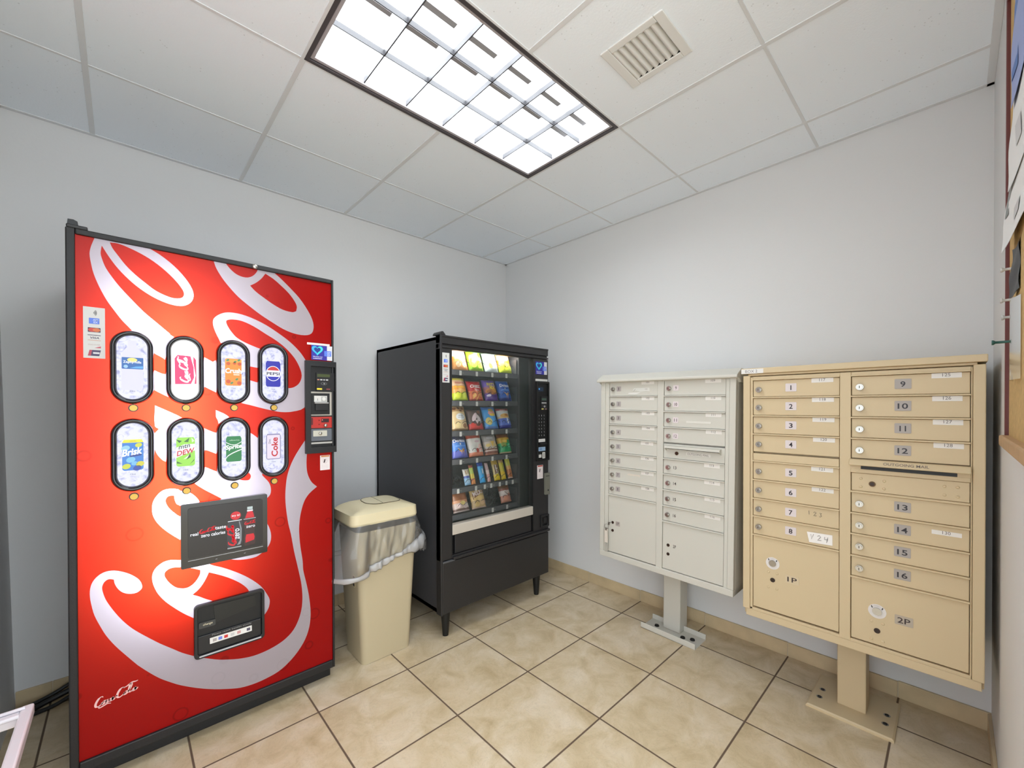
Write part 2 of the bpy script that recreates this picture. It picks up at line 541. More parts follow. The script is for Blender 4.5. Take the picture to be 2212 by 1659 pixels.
SCRIPT = [
 [ # tail
  [(-0.3375,0.7220),(-0.3355,0.7070),(-0.3275,0.6860),(-0.3145,0.6680),(-0.2965,0.6570),(-0.2765,0.6550),(-0.2625,0.6650),(-0.2605,0.6780),(-0.2685,0.7010),(-0.2875,0.7240),(-0.3105,0.7420),(-0.3365,0.7550),(-0.3585,0.7570),(-0.3765,0.7490),(-0.3915,0.7310),(-0.3985,0.7080),(-0.3995,0.6790),(-0.3955,0.6450),(-0.3885,0.6080),(-0.3745,0.5650),(-0.3585,0.5230),(-0.3345,0.4760),(-0.3045,0.4270),(-0.2745,0.3800),(-0.2715,0.3760),(-0.2455,0.3420),(-0.2115,0.3020),(-0.1785,0.2710),(-0.1475,0.2450),(-0.0945,0.2090),(-0.0385,0.1780),(0.0195,0.1530),(0.0545,0.1410),(0.1015,0.1350),(0.1505,0.1370),(0.2015,0.1470),(0.2425,0.1690),(0.2825,0.2040),(0.3155,0.2500),(0.3345,0.3030),(0.3405,0.3610),(0.3385,0.4060),(0.3315,0.4650),(0.3205,0.5240),(0.3085,0.5830),(0.3065,0.6250),(0.2965,0.6980),(0.2915,0.7670),(0.2935,0.8140),(0.3005,0.8600),(0.3155,0.9090),(0.3375,0.9410),(0.3725,0.9690),(0.3495,0.9920),(0.3345,1.0220),(0.3275,1.0500),(0.3255,1.0830),(0.3265,1.1180),(0.3295,1.1580),(0.3315,1.1980),(0.3315,1.2220),(0.3185,1.1950),(0.2945,1.1570),(0.2725,1.1190),(0.2545,1.0780),(0.2415,1.0330),(0.2355,0.9830),(0.2335,0.9330),(0.2375,0.8750),(0.2455,0.8150),(0.2565,0.7620),(0.2665,0.6970),(0.2775,0.6360),(0.2735,0.6590),(0.2875,0.5890),(0.2985,0.5300),(0.3035,0.4850),(0.3045,0.4410),(0.2995,0.3950),(0.2865,0.3520),(0.2645,0.3130),(0.2325,0.2860),(0.1945,0.2700),(0.1515,0.2610),(0.1025,0.2590),(0.0555,0.2670),(0.0205,0.2780),(-0.0205,0.2940),(-0.0605,0.3160),(-0.0935,0.3360),(-0.1415,0.3720),(-0.1725,0.4010),(-0.2105,0.4370),(-0.2425,0.4710),(-0.2705,0.5020),(-0.2895,0.5250),(-0.3095,0.5540),(-0.3285,0.5870),(-0.3465,0.6240),(-0.3595,0.6560),(-0.3665,0.6840),(-0.3685,0.7020),(-0.3645,0.7170),(-0.3575,0.7250),(-0.3485,0.7270)],
 ],
 [ # upper_o
  [(-0.0345,1.9890),(-0.0315,1.9620),(-0.0225,1.9330),(-0.0025,1.8970),(0.0205,1.8660),(0.0545,1.8280),(0.0965,1.7940),(0.1395,1.7630),(0.1845,1.7360),(0.2305,1.7110),(0.2745,1.6970),(0.3205,1.6940),(0.3505,1.7060),(0.3605,1.7370),(0.3545,1.7730),(0.3335,1.8150),(0.2965,1.8670),(0.2555,1.9080),(0.2165,1.9430),(0.1855,1.9670),(0.1635,1.9830),(0.1515,1.9910),(0.1115,1.9960),(0.0695,2.0000),(0.0075,2.0040)],
  [(0.0025,1.9820),(0.0115,1.9600),(0.0315,1.9360),(0.0545,1.9210),(0.0825,1.9170),(0.1045,1.9260),(0.1205,1.9440),(0.1275,1.9620),(0.1205,1.9740),(0.1045,1.9840),(0.0555,1.9890),(0.0175,1.9930),(0.0035,1.9920)],
  [(0.1575,1.9500),(0.1405,1.9230),(0.1185,1.9000),(0.0985,1.8850),(0.1185,1.8640),(0.1515,1.8410),(0.1885,1.8180),(0.2275,1.8000),(0.2675,1.7950),(0.2835,1.8020),(0.2865,1.8250),(0.2755,1.8500),(0.2515,1.8810),(0.2205,1.9090),(0.1895,1.9330)],
 ],
 [ # big
  [(-0.3765,1.9750),(-0.3345,1.9830),(-0.2755,1.9860),(-0.2435,1.9670),(-0.2025,1.9450),(-0.1595,1.9110),(-0.1245,1.8700),(-0.1035,1.8320),(-0.0985,1.8020),(-0.1095,1.7740),(-0.1335,1.7580),(-0.1635,1.7570),(-0.1975,1.7660),(-0.2305,1.7820),(-0.2635,1.8050),(-0.2915,1.8310),(-0.3195,1.8640),(-0.3425,1.9000),(-0.3625,1.9380),(-0.3645,1.9230),(-0.3655,1.9080),(-0.3615,1.8880),(-0.3525,1.8600),(-0.3355,1.8290),(-0.3155,1.7980),(-0.2845,1.7580),(-0.2505,1.7170),(-0.2115,1.6790),(-0.1735,1.6420),(-0.1745,1.6400),(-0.1195,1.6010),(-0.0645,1.5590),(-0.0365,1.5420),(0.0035,1.5720),(-0.0035,1.6060),(-0.0145,1.6380),(-0.0225,1.6560),(-0.0315,1.6810),(-0.0355,1.7040),(-0.0325,1.7220),(-0.0165,1.7400),(0.0065,1.7530),(0.0335,1.7570),(0.0685,1.7540),(0.1105,1.7420),(0.1585,1.7210),(0.2075,1.6910),(0.2545,1.6570),(0.2955,1.6170),(0.3195,1.5830),(0.3365,1.5490),(0.3425,1.5130),(0.3405,1.4670),(0.3295,1.4040),(0.3165,1.3510),(0.2675,1.3330),(0.2205,1.3310),(0.1755,1.3400),(0.1315,1.3520),(0.0955,1.3630),(0.0605,1.3730),(0.0115,1.3960),(-0.0355,1.4210),(-0.0645,1.4380),(-0.1205,1.3940),(-0.1565,1.3860),(-0.1875,1.3990),(-0.2205,1.4200),(-0.2205,1.4960),(-0.1925,1.4830),(-0.1675,1.4880),(-0.1705,1.5170),(-0.1945,1.5450),(-0.2235,1.5650),(-0.2905,1.6510),(-0.3105,1.6760),(-0.3305,1.7080),(-0.3505,1.7430),(-0.3695,1.7880),(-0.3835,1.8320),(-0.3905,1.8710),(-0.3935,1.9010),(-0.3905,1.9250),(-0.3835,1.9510)],
  [(-0.3415,1.9550),(-0.3215,1.9570),(-0.2935,1.9500),(-0.2565,1.9350),(-0.2215,1.9150),(-0.1855,1.8860),(-0.1535,1.8520),(-0.1335,1.8220),(-0.1295,1.8040),(-0.1365,1.7900),(-0.1575,1.7840),(-0.1805,1.7880),(-0.2145,1.8030),(-0.2445,1.8270),(-0.2735,1.8530),(-0.2995,1.8820),(-0.3195,1.9120),(-0.3345,1.9360)],
  [(0.0105,1.7140),(0.0135,1.7220),(0.0335,1.7280),(0.0675,1.7260),(0.1105,1.7090),(0.1575,1.6810),(0.1995,1.6560),(0.2385,1.6250),(0.2745,1.5840),(0.2965,1.5420),(0.3065,1.5020),(0.2965,1.4680),(0.2735,1.4470),(0.2455,1.4410),(0.1755,1.4490),(0.1235,1.4630),(0.0915,1.4730),(0.0525,1.4890),(0.0475,1.5220),(0.0665,1.5380),(0.0915,1.5330),(0.1225,1.5280),(0.1575,1.5280),(0.1765,1.5640),(0.1575,1.6030),(0.1245,1.6160),(0.0815,1.6330),(0.0485,1.6520),(0.0295,1.6740),(0.0165,1.6960)],
 ],
 [ # c
  [(-0.2195,1.3610),(-0.1495,1.3200),(-0.1145,1.2940),(-0.0645,1.2660),(-0.0355,1.2500),(-0.0125,1.2430),(-0.0155,1.2700),(-0.0215,1.3010),(-0.0265,1.3120),(-0.0275,1.3420),(0.0105,1.3200),(0.0595,1.2680),(0.0945,1.2430),(0.1195,1.2220),(0.1525,1.1830),(0.1665,1.1170),(0.1405,1.0550),(0.1465,1.0430),(0.1665,1.0160),(0.1745,0.9890),(0.1715,0.9600),(0.1545,0.9430),(0.1265,0.9310),(0.0575,0.9390),(0.0135,0.9490),(-0.0065,0.9670),(-0.0445,0.9970),(-0.0685,1.0160),(-0.0965,1.0420),(-0.1175,1.0690),(-0.1175,1.0980),(-0.0935,1.1170),(-0.0655,1.1080),(-0.0365,1.0910),(0.0195,1.0610),(0.0585,1.0400),(0.0855,1.0350),(0.0945,1.0410),(0.0965,1.0560),(0.0855,1.0720),(0.0645,1.0950),(0.0195,1.1330),(-0.0355,1.1640),(-0.0655,1.1780),(-0.1005,1.1730),(-0.1375,1.1300),(-0.1715,1.1330),(-0.1955,1.1460),(-0.2065,1.1590),(-0.2145,1.1730),(-0.2225,1.1960),(-0.2335,1.2220),(-0.2215,1.2520),(-0.2085,1.2700),(-0.2205,1.2820)],
 ],
 [ # curl
  [(-0.1445,1.0210),(-0.1515,1.0280),(-0.1745,1.0340),(-0.1985,1.0300),(-0.2165,1.0120),(-0.2275,0.9900),(-0.2305,0.9630),(-0.2275,0.9360),(-0.2155,0.9070),(-0.1965,0.8790),(-0.1755,0.8550),(-0.1545,0.8340),(-0.1165,0.7970),(-0.0715,0.7600),(-0.0325,0.7310),(-0.0055,0.7150),(0.0165,0.7070),(0.0465,0.6970),(0.0775,0.6920),(0.1155,0.6930),(0.1415,0.7070),(0.1535,0.7160),(0.1705,0.7430),(0.1745,0.7760),(0.1675,0.8110),(0.1515,0.8430),(0.1015,0.8890),(0.0255,0.9190),(-0.0475,0.9390),(-0.0845,0.9700),(-0.0875,0.9770),(-0.1015,0.9970),(-0.1175,1.0110)],
  [(-0.1645,1.0050),(-0.1775,1.0060),(-0.1865,1.0010),(-0.1905,0.9870),(-0.1855,0.9690),(-0.1755,0.9510),(-0.1625,0.9350),(-0.1535,0.9250),(-0.1325,0.9070),(-0.1255,0.9170),(-0.1325,0.9410),(-0.1495,0.9650),(-0.1565,0.9700),(-0.1625,0.9880)],
 ],
 [ # lower_o
  [(-0.1545,0.7470),(-0.1765,0.7530),(-0.1985,0.7500),(-0.2185,0.7360),(-0.2295,0.7160),(-0.2315,0.6910),(-0.2265,0.6640),(-0.2145,0.6310),(-0.1925,0.5940),(-0.1645,0.5590),(-0.1385,0.5300),(-0.1145,0.5070),(-0.0765,0.4740),(-0.0085,0.4290),(0.0665,0.3980),(0.1135,0.4010),(0.1365,0.4170),(0.1535,0.4340),(0.1645,0.4560),(0.1675,0.4860),(0.1565,0.5150),(0.1375,0.5510),(0.1115,0.5830),(0.0765,0.6170),(0.0375,0.6480),(-0.0075,0.6780),(-0.0505,0.7030),(-0.0545,0.7150),(-0.0755,0.7290),(-0.1185,0.7380)],
  [(-0.1955,0.7000),(-0.1915,0.7120),(-0.1785,0.7200),(-0.1605,0.7200),(-0.1345,0.7130),(-0.1085,0.7020),(-0.0825,0.6880),(-0.0835,0.6730),(-0.0925,0.6540),(-0.1055,0.6380),(-0.1225,0.6290),(-0.1405,0.6300),(-0.1615,0.6410),(-0.1795,0.6630),(-0.1905,0.6830)],
  [(-0.0545,0.6710),(-0.0645,0.6470),(-0.0785,0.6230),(-0.0925,0.6070),(-0.1085,0.5950),(-0.0875,0.5810),(-0.0655,0.5640),(-0.0355,0.5440),(-0.0085,0.5260),(0.0515,0.5080),(0.0925,0.5280),(0.0885,0.5480),(0.0765,0.5700),(0.0525,0.5970),(0.0165,0.6270),(-0.0195,0.6510)],
 ],
]

# ------------------------------------------------------------------ room shell
H = 2.6823
YN = -2.9914            # wall with the cork board
NEAR_END, SIDE_END = -1.62, -2.25  # wall ends, cut back out of view to admit the fill light
def xs(z): return -2.987 - 0.019 * z      # the side wall is a little out of plumb
FX0, FX1, FY0, FY1 = -2.1180, -0.8983, -1.7889, -1.1793      # opening of the ceiling light
VX0, VX1, VY0, VY1 = -1.273, -1.092, -2.178, -1.998          # opening of the air vent

fl = MB(); fl.add([(-6.0, -6.0, 0), (0.1, -6.0, 0), (0.1, 0.1, 0), (-6.0, 0.1, 0)], [(0, 1, 2, 3)], FLOOR_M)
fl.add([(-6.0, -6.0, -0.05), (0.1, -6.0, -0.05), (0.1, 0.1, -0.05), (-6.0, 0.1, -0.05)], [(3, 2, 1, 0)], FLOOR_M)
struct(fl.build('floor'))

ce = MB()
def rect(x0, x1, y0, y1): return [(x0, y0), (x1, y0), (x1, y1), (x0, y1)]
cl = [rect(-3.2, 0.1, -3.1, 0.1), rect(FX0 + .004, FX1 - .004, FY0 + .004, FY1 - .004), rect(VX0, VX1, VY0, VY1)]
tr = tessellate_polygon([[Vector((p[0], p[1], 0)) for p in l] for l in cl])
ce.add([(p[0], p[1], H) for l in cl for p in l], [tuple(t) for t in tr], CEIL_M)
struct(ce.build('ceiling'))
# suspended grid of the ceiling: one run of tee bars
g = MB()
gx = [-0.28867 - 0.6096 * k for k in range(5)]
gy = [-0.5785, -1.1793, -1.7889, -2.3987]
for k, x in enumerate(gx):
    spans = [(-3.0, FY0), (FY1, 0.0)] if k == 2 else [(-3.0, 0.0)]
    for a, b in spans: g.box(x - 0.0095, x + 0.0095, a, b, H - 0.003, H + 0.01, GRID_M)
for y in gy:
    g.box(-3.03, 0.0, y - 0.0060, y + 0.0060, H - 0.0025, H + 0.01, GRID_M)
for b in ((-3.03, 0.0, -0.022, 0.0), (NEAR_END, 0.0, YN, YN + 0.022), (-0.022, 0.0, YN, 0.0), (-3.04, -3.012, SIDE_END, 0.0)):
    g.box(b[0], b[1], b[2], b[3], H - 0.004, H + 0.01, GRID_M)
struct(g.build('trim_1', bevel=0.001))

w = MB().box(-3.2, 0.1, 0.0, 0.1, 0.0, 2.75, WALL_M); struct(w.build('wall_left'))
w = MB().box(0.0, 0.1, -3.1, 0.1, 0.0, 2.75, WALL_M); struct(w.build('wall_right'))
# near and side walls stop short behind the camera, letting the added world fill in
w = MB().box(NEAR_END, 0.1, YN - 0.1, YN, 0.0, 2.75, WALL_M); struct(w.build('wall_near'))
w = MB(); v = [(xs(z) - dx, y, z) for dx in (0.1, 0) for y in (SIDE_END, 0.1) for z in (0.0, 2.75)]
w.add(v, [(0, 1, 3, 2), (4, 6, 7, 5), (0, 4, 5, 1), (2, 3, 7, 6), (0, 2, 6, 4), (1, 5, 7, 3)], WALL_M); struct(w.build('wall_side'))

def baseboard(name, n, make):
    b = MB()
    for k in range(n): make(b, k)
    struct(b.build(name, bevel=0.0015))
def bl(b, k):
    x1 = -0.012 - 0.436 * k + 0.19; x0 = x1 - 0.433
    b.box(max(x0, -2.985), min(x1, -0.012), -0.011, 0.0, 0.0, 0.076, TILE_BASE)
    if x0 > -2.98: b.box(x0 - 0.003, x0, -0.0095, 0.0, 0.0, 0.075, GROUT)
baseboard('baseboard_left', 8, bl)
def br(b, k):
    y1 = -0.957 + 0.8758 - 0.4379 * k; y0 = y1 - 0.4345
    b.box(-0.011, 0.0, max(y0, YN), y1, 0.0, 0.077 - 0.002 * (k % 3), TILE_BASE)
    if y0 > YN: b.box(-0.0095, 0.0, y0 - 0.0035, y0, 0.0, 0.075, GROUT)
baseboard('baseboard_right', 7, br)
def bn(b, k):
    x1 = -0.012 - 0.436 * k; x0 = x1 - 0.433
    b.box(max(x0, NEAR_END), x1, YN, YN + 0.011, 0.0, 0.076, TILE_BASE)
baseboard('baseboard_near', 5, bn)

# ------------------------------------------------------------------ ceiling light (2 x 4 ft louvred troffer)
t = thing('ceiling_light', 'long recessed fluorescent ceiling light with square louver cells', 'light', ((FX0 + FX1) / 2, (FY0 + FY1) / 2, H))
lx, ly = (FX1 - FX0) / 2, (FY1 - FY0) / 2
LFRAME = M('light_frame_steel', (70, 64, 66), 0.4)
LTRIM = M('light_inner_trim', (176, 172, 178), 0.4)
LGLOW = M('lit_lens', (244, 250, 255), 0.5, emit=LIGHT_PANEL)
LHOUSE = M('light_housing_white', (240, 240, 240), 0.4)
fr = MB()
def xyframe(b, x, y, wd, z0, z1, mat):
    b.box(-x, x, -y, -y + wd, z0, z1, mat); b.box(-x, x, y - wd, y, z0, z1, mat)
    b.box(-x, -x + wd, -y + wd, y - wd, z0, z1, mat); b.box(x - wd, x, -y + wd, y - wd, z0, z1, mat)
xyframe(fr, lx - 0.002, ly - 0.002, 0.016, -0.004, 0.014, LFRAME)
fr.build('frame', t, bevel=0.0015)
it = MB(); xyframe(it, lx - 0.019, ly - 0.019, 0.014, 0.002, 0.016, LTRIM); it.build('inner_trim', t, bevel=0.002)
hs = MB()
hs.box(-lx + 0.004, lx - 0.004, -ly + 0.004, -ly + 0.018, 0.014, 0.13, LHOUSE); hs.box(-lx + 0.004, lx - 0.004, ly - 0.018, ly - 0.004, 0.014, 0.13, LHOUSE)
hs.box(-lx + 0.004, -lx + 0.018, -ly + 0.018, ly - 0.018, 0.014, 0.13, LHOUSE); hs.box(lx - 0.018, lx - 0.004, -ly + 0.018, ly - 0.018, 0.014, 0.13, LHOUSE)
hs.box(-lx + 0.004, lx - 0.004, -ly + 0.004, ly - 0.004, 0.13, 0.14, LHOUSE)
hs.build('housing', t)
lens = MB()
lens.add([(-lx + 0.02, -ly + 0.02, 0.075), (lx - 0.02, -ly + 0.02, 0.075), (lx - 0.02, ly - 0.02, 0.075), (-lx + 0.02, ly - 0.02, 0.075)], [(3, 2, 1, 0)], LGLOW)
lens.build('lit_reflector', t)
LOUV = M('louver_blade', (70, 70, 74), 0.5)
ix, iy = lx - 0.033, ly - 0.033
lv = MB()
for k in range(1, 6):
    x = -ix + 2 * ix * k / 6; lv.box(x - 0.0024, x + 0.0024, -iy, iy, 0.008, 0.030, LOUV)
for k in range(1, 3):
    y = -iy + 2 * iy * k / 3; lv.box(-ix, ix, y - 0.0020, y + 0.0020, 0.008, 0.030, LOUV)
lv.build('louver', t)
DIM_REFL = M('dim_reflection_grey', (150, 150, 152), 0.5)  # grey strips put in for the darker reflections inside the louver cells
for yy, wd, nm in ((-0.155, 0.012, 'dim_reflection_strip'), (-0.035, 0.010, 'dim_reflection_strip')):
    b = MB()
    for k in range(6):
        xc = -ix + 2 * ix * (k + 0.5) / 6
        b.box(xc - 0.075, xc + 0.06, yy - wd, yy + wd, 0.052, 0.058, DIM_REFL)
    b.build(nm, t)

# ------------------------------------------------------------------ air vent
t = thing('air_vent', 'small square white air vent with slanted blades in the ceiling', 'vent', (-1.1885, -2.0880, H))
VW = M('vent_white_enamel', (226, 226, 224), 0.45)
VD = M('vent_duct_dark', (14, 11, 11), 0.8)
fr = MB()
xo, yo, xi, yi = 0.119, 0.124, 0.0905, 0.090
fr.box(-xo, xo, -yo, -yi, -0.006, 0.0, VW); fr.box(-xo, xo, yi, yo, -0.006, 0.0, VW)
fr.box(-xo, -xi, -yi, yi, -0.006, 0.0, VW); fr.box(xi, xo, -yi, yi, -0.006, 0.0, VW)
fr.build('frame', t, bevel=0.003)
du = MB()
du.box(-xi - 0.002, xi + 0.002, -yi - 0.002, -yi, -0.001, 0.10, VD); du.box(-xi - 0.002, xi + 0.002, yi, yi + 0.002, -0.001, 0.10, VD)
du.box(-xi - 0.002, -xi, -yi, yi, -0.001, 0.10, VD); du.box(xi, xi + 0.002, -yi, yi, -0.001, 0.10, VD); du.box(-xi, xi, -yi, yi, 0.10, 0.102, VD)
du.build('duct', t)
for k in range(7):
    yc = -yi + 2 * yi * (k + 0.5) / 7
    bl_ = MB()
    prof = [(yc - 0.013, -0.0045), (yc - 0.004, -0.003), (yc + 0.006, 0.006), (yc + 0.012, 0.018), (yc + 0.0105, 0.0185), (yc + 0.004, 0.0075), (yc - 0.005, -0.001), (yc - 0.013, -0.003)]
    n = len(prof)
    prof = [(2 * yc - p[0], p[1]) for p in reversed(prof)]
    v = [(x, p[0], p[1]) for x in (-xi, xi) for p in prof]
    bl_.add(v, [(i, (i + 1) % n, n + (i + 1) % n, n + i) for i in range(n)], VW, True)
    bl_.build('blade', t)

# ------------------------------------------------------------------ soda vending machine
SX, SY = -2.3165, -0.43          # base centre; its face is at local y = -0.355 (world -0.785)
t = soda = thing('soda_vending_machine', 'tall red drinks vending machine with giant white script and lit buttons', 'vending machine', (SX, SY, 0))
XL, XR, ZB, ZT = -0.4525, 0.4515, 0.066, 1.980
IL, IR, IB, IT = -0.4290, 0.4420, 0.103, 1.960
YF, YP = -0.355, -0.345
c = MB()
for b in ((XL + .01, XL + .03, -0.26, 0.375, 0.055, 1.955), (XR - .03, XR - .01, -0.26, 0.375, 0.055, 1.955),
          (XL + .01, XR - .01, 0.355, 0.375, 0.055, 1.955), (XL + .01, XR - .01, -0.26, 0.375, 0.055, 0.075), (XL + .01, XR - .01, -0.26, 0.375, 1.935, 1.955),
          (XL + .03, XR - .03, -0.10, -0.085, 0.075, 1.935)):
    c.box(*b, BLACK)
c.build('cabinet', t, bevel=0.003)
d = MB()
for b in ((XL, IL, YF, -0.265, ZB, ZT), (IR, XR, YF, -0.265, ZB, ZT), (IL, IR, YF, -0.265, ZB, IB), (IL, IR, YF, -0.265, IT, ZT)):
    d.box(*b, BLACK)
d.build('door_frame', t, bevel=0.004)
b = MB().box(XL + .012, XR - .004, -0.30, 0.36, 0.0, 0.045, BLACK); b.build('base_plinth', t, bevel=0.004)
hg = MB().box(XL + 0.002, XL + 0.055, -0.352, -0.27, ZT, ZT + 0.012, SATIN)
hg.prism([(XL + .004, ZT + .010), (XL + .032, ZT + .010), (XL + .030, ZT + .026), (XL + .020, ZT + .031), (XL + .006, ZT + .030)], -0.345, -0.29, SATIN)
hg.build('top_hinge', t, bevel=0.003)
hg = MB().dome(0.115, 1.969, 0.011, YF, 0.008, CHROME); hg.build('top_lock', t)

CL = lambda l: [(min(max(p[0], IL - .004), IR + .004), min(p[1], IT + .009)) for p in l]
loops = [[CL(smooth_loop(l, 3)) for l in grp] for grp in SCRIPT]
gp = MB()
panel = [(IL - 0.006, IB - 0.006), (IR + 0.006, IB - 0.006), (IR + 0.006, IT + 0.012), (IL - 0.006, IT + 0.012)]
gp.poly([panel] + [g_[0] for g_ in loops], YP, RED_M)
for g_ in loops:
    gp.poly(g_, YP, WHT_M)
    for hole in g_[1:]: gp.poly([hole], YP, RED_M)
gp.build('graphic_panel', t)

# the flowing script of the small logo, drawn as strokes on a 0..10 x 0..3 field
STROKES = [
 [(2.0,2.15),(1.75,2.45),(1.2,2.2),(0.65,1.5),(0.35,.75),(.45,.25),(.9,.15),(1.5,.45),(2.1,.95)],          # C
 [(2.0,.95),(1.65,.75),(1.6,.35),(1.9,.3),(2.3,.65),(2.35,1.0),(2.05,1.05),(1.95,.8)],                     # o
 [(2.95,1.05),(2.65,.95),(2.45,.5),(2.6,.3),(2.95,.5),(3.2,.8)],                                           # c
 [(3.8,1.05),(3.45,1.0),(3.15,.55),(3.3,.3),(3.6,.55),(3.85,1.05),(3.7,.5),(3.85,.3),(4.3,.7)],           # a
 [(4.3,1.0),(4.75,1.05)],
 [(6.3,2.3),(6.05,2.65),(5.5,2.45),(4.95,1.75),(4.65,.95),(4.75,.4),(5.2,.3),(5.8,.6),(6.3,1.1)],         # C
 [(6.5,1.15),(6.15,1.0),(6.05,.55),(6.35,.45),(6.75,.8),(6.8,1.15),(6.5,1.25),(6.4,1.0)],                 # o
 [(7.0,.9),(7.5,1.6),(7.85,2.5),(7.7,2.8),(7.4,2.3),(7.1,1.2),(7.15,.6),(7.45,.55),(7.8,.9)],             # l
 [(8.5,1.3),(8.15,1.2),(7.85,.75),(8.0,.5),(8.3,.75),(8.55,1.3),(8.4,.75),(8.55,.55),(9.0,1.0)],          # a
 [(.9,.15),(1.0,-.35),(1.9,-.2),(2.6,-.05),(3.3,-.35)],                                                   # tail under the first C
 [(6.05,2.65),(6.6,2.45),(7.3,2.75),(8.0,3.05),(8.7,2.9),(9.2,2.95)],                                     # ribbon over the word
]
def script_word(mb, cx, cz, width, y, mat, rot=0.0, thick=0.16, place=None):
    k = width / 9.2
    cs, sn = math.cos(rot), math.sin(rot)
    for st in STROKES:
        pts = []
        for i in range(len(st) - 1):
            p0 = Vector(st[max(i - 1, 0)]); p1 = Vector(st[i]); p2 = Vector(st[i + 1]); p3 = Vector(st[min(i + 2, len(st) - 1)])
            for q in range(4):
                s = q / 4
                pts.append(0.5 * ((2 * p1) + (p2 - p0) * s + (2 * p0 - 5 * p1 + 4 * p2 - p3) * s * s + (3 * p1 - p0 - 3 * p2 + p3) * s**3))
        pts.append(Vector(st[-1]))
        v = []
        n = len(pts)
        for i, p in enumerate(pts):
            tdir = (pts[min(i + 1, n - 1)] - pts[max(i - 1, 0)])
            if tdir.length < 1e-6: tdir = Vector((1, 0))
            tdir.normalize()
            e = min(i, n - 1 - i) / (n / 2)
            wd = thick * (0.45 + 0.75 * min(1, e * 1.6)) * (1.25 if abs(tdir.y) > 0.6 else 0.85)
            nn = Vector((-tdir.y, tdir.x))
            for sg in (1, -1):
                a = p + nn * wd * sg
                px = (a.x - 4.6) * k; pz = (a.y - 1.35) * k
                q = (cx + px * cs - pz * sn, cz + px * sn + pz * cs)
                v.append(place(*q) if place else (q[0], y, q[1]))
        mb.add(v, [(2 * i, 2 * i + 1, 2 * i + 3, 2 * i + 2) for i in range(n - 1)], mat)
    return mb
sc = MB(); script_word(sc, -0.3325, 0.297, 0.122, YP - 0.0012, flat(240, 190, 186), rot=0.10)
sc.build('small_logo', t)

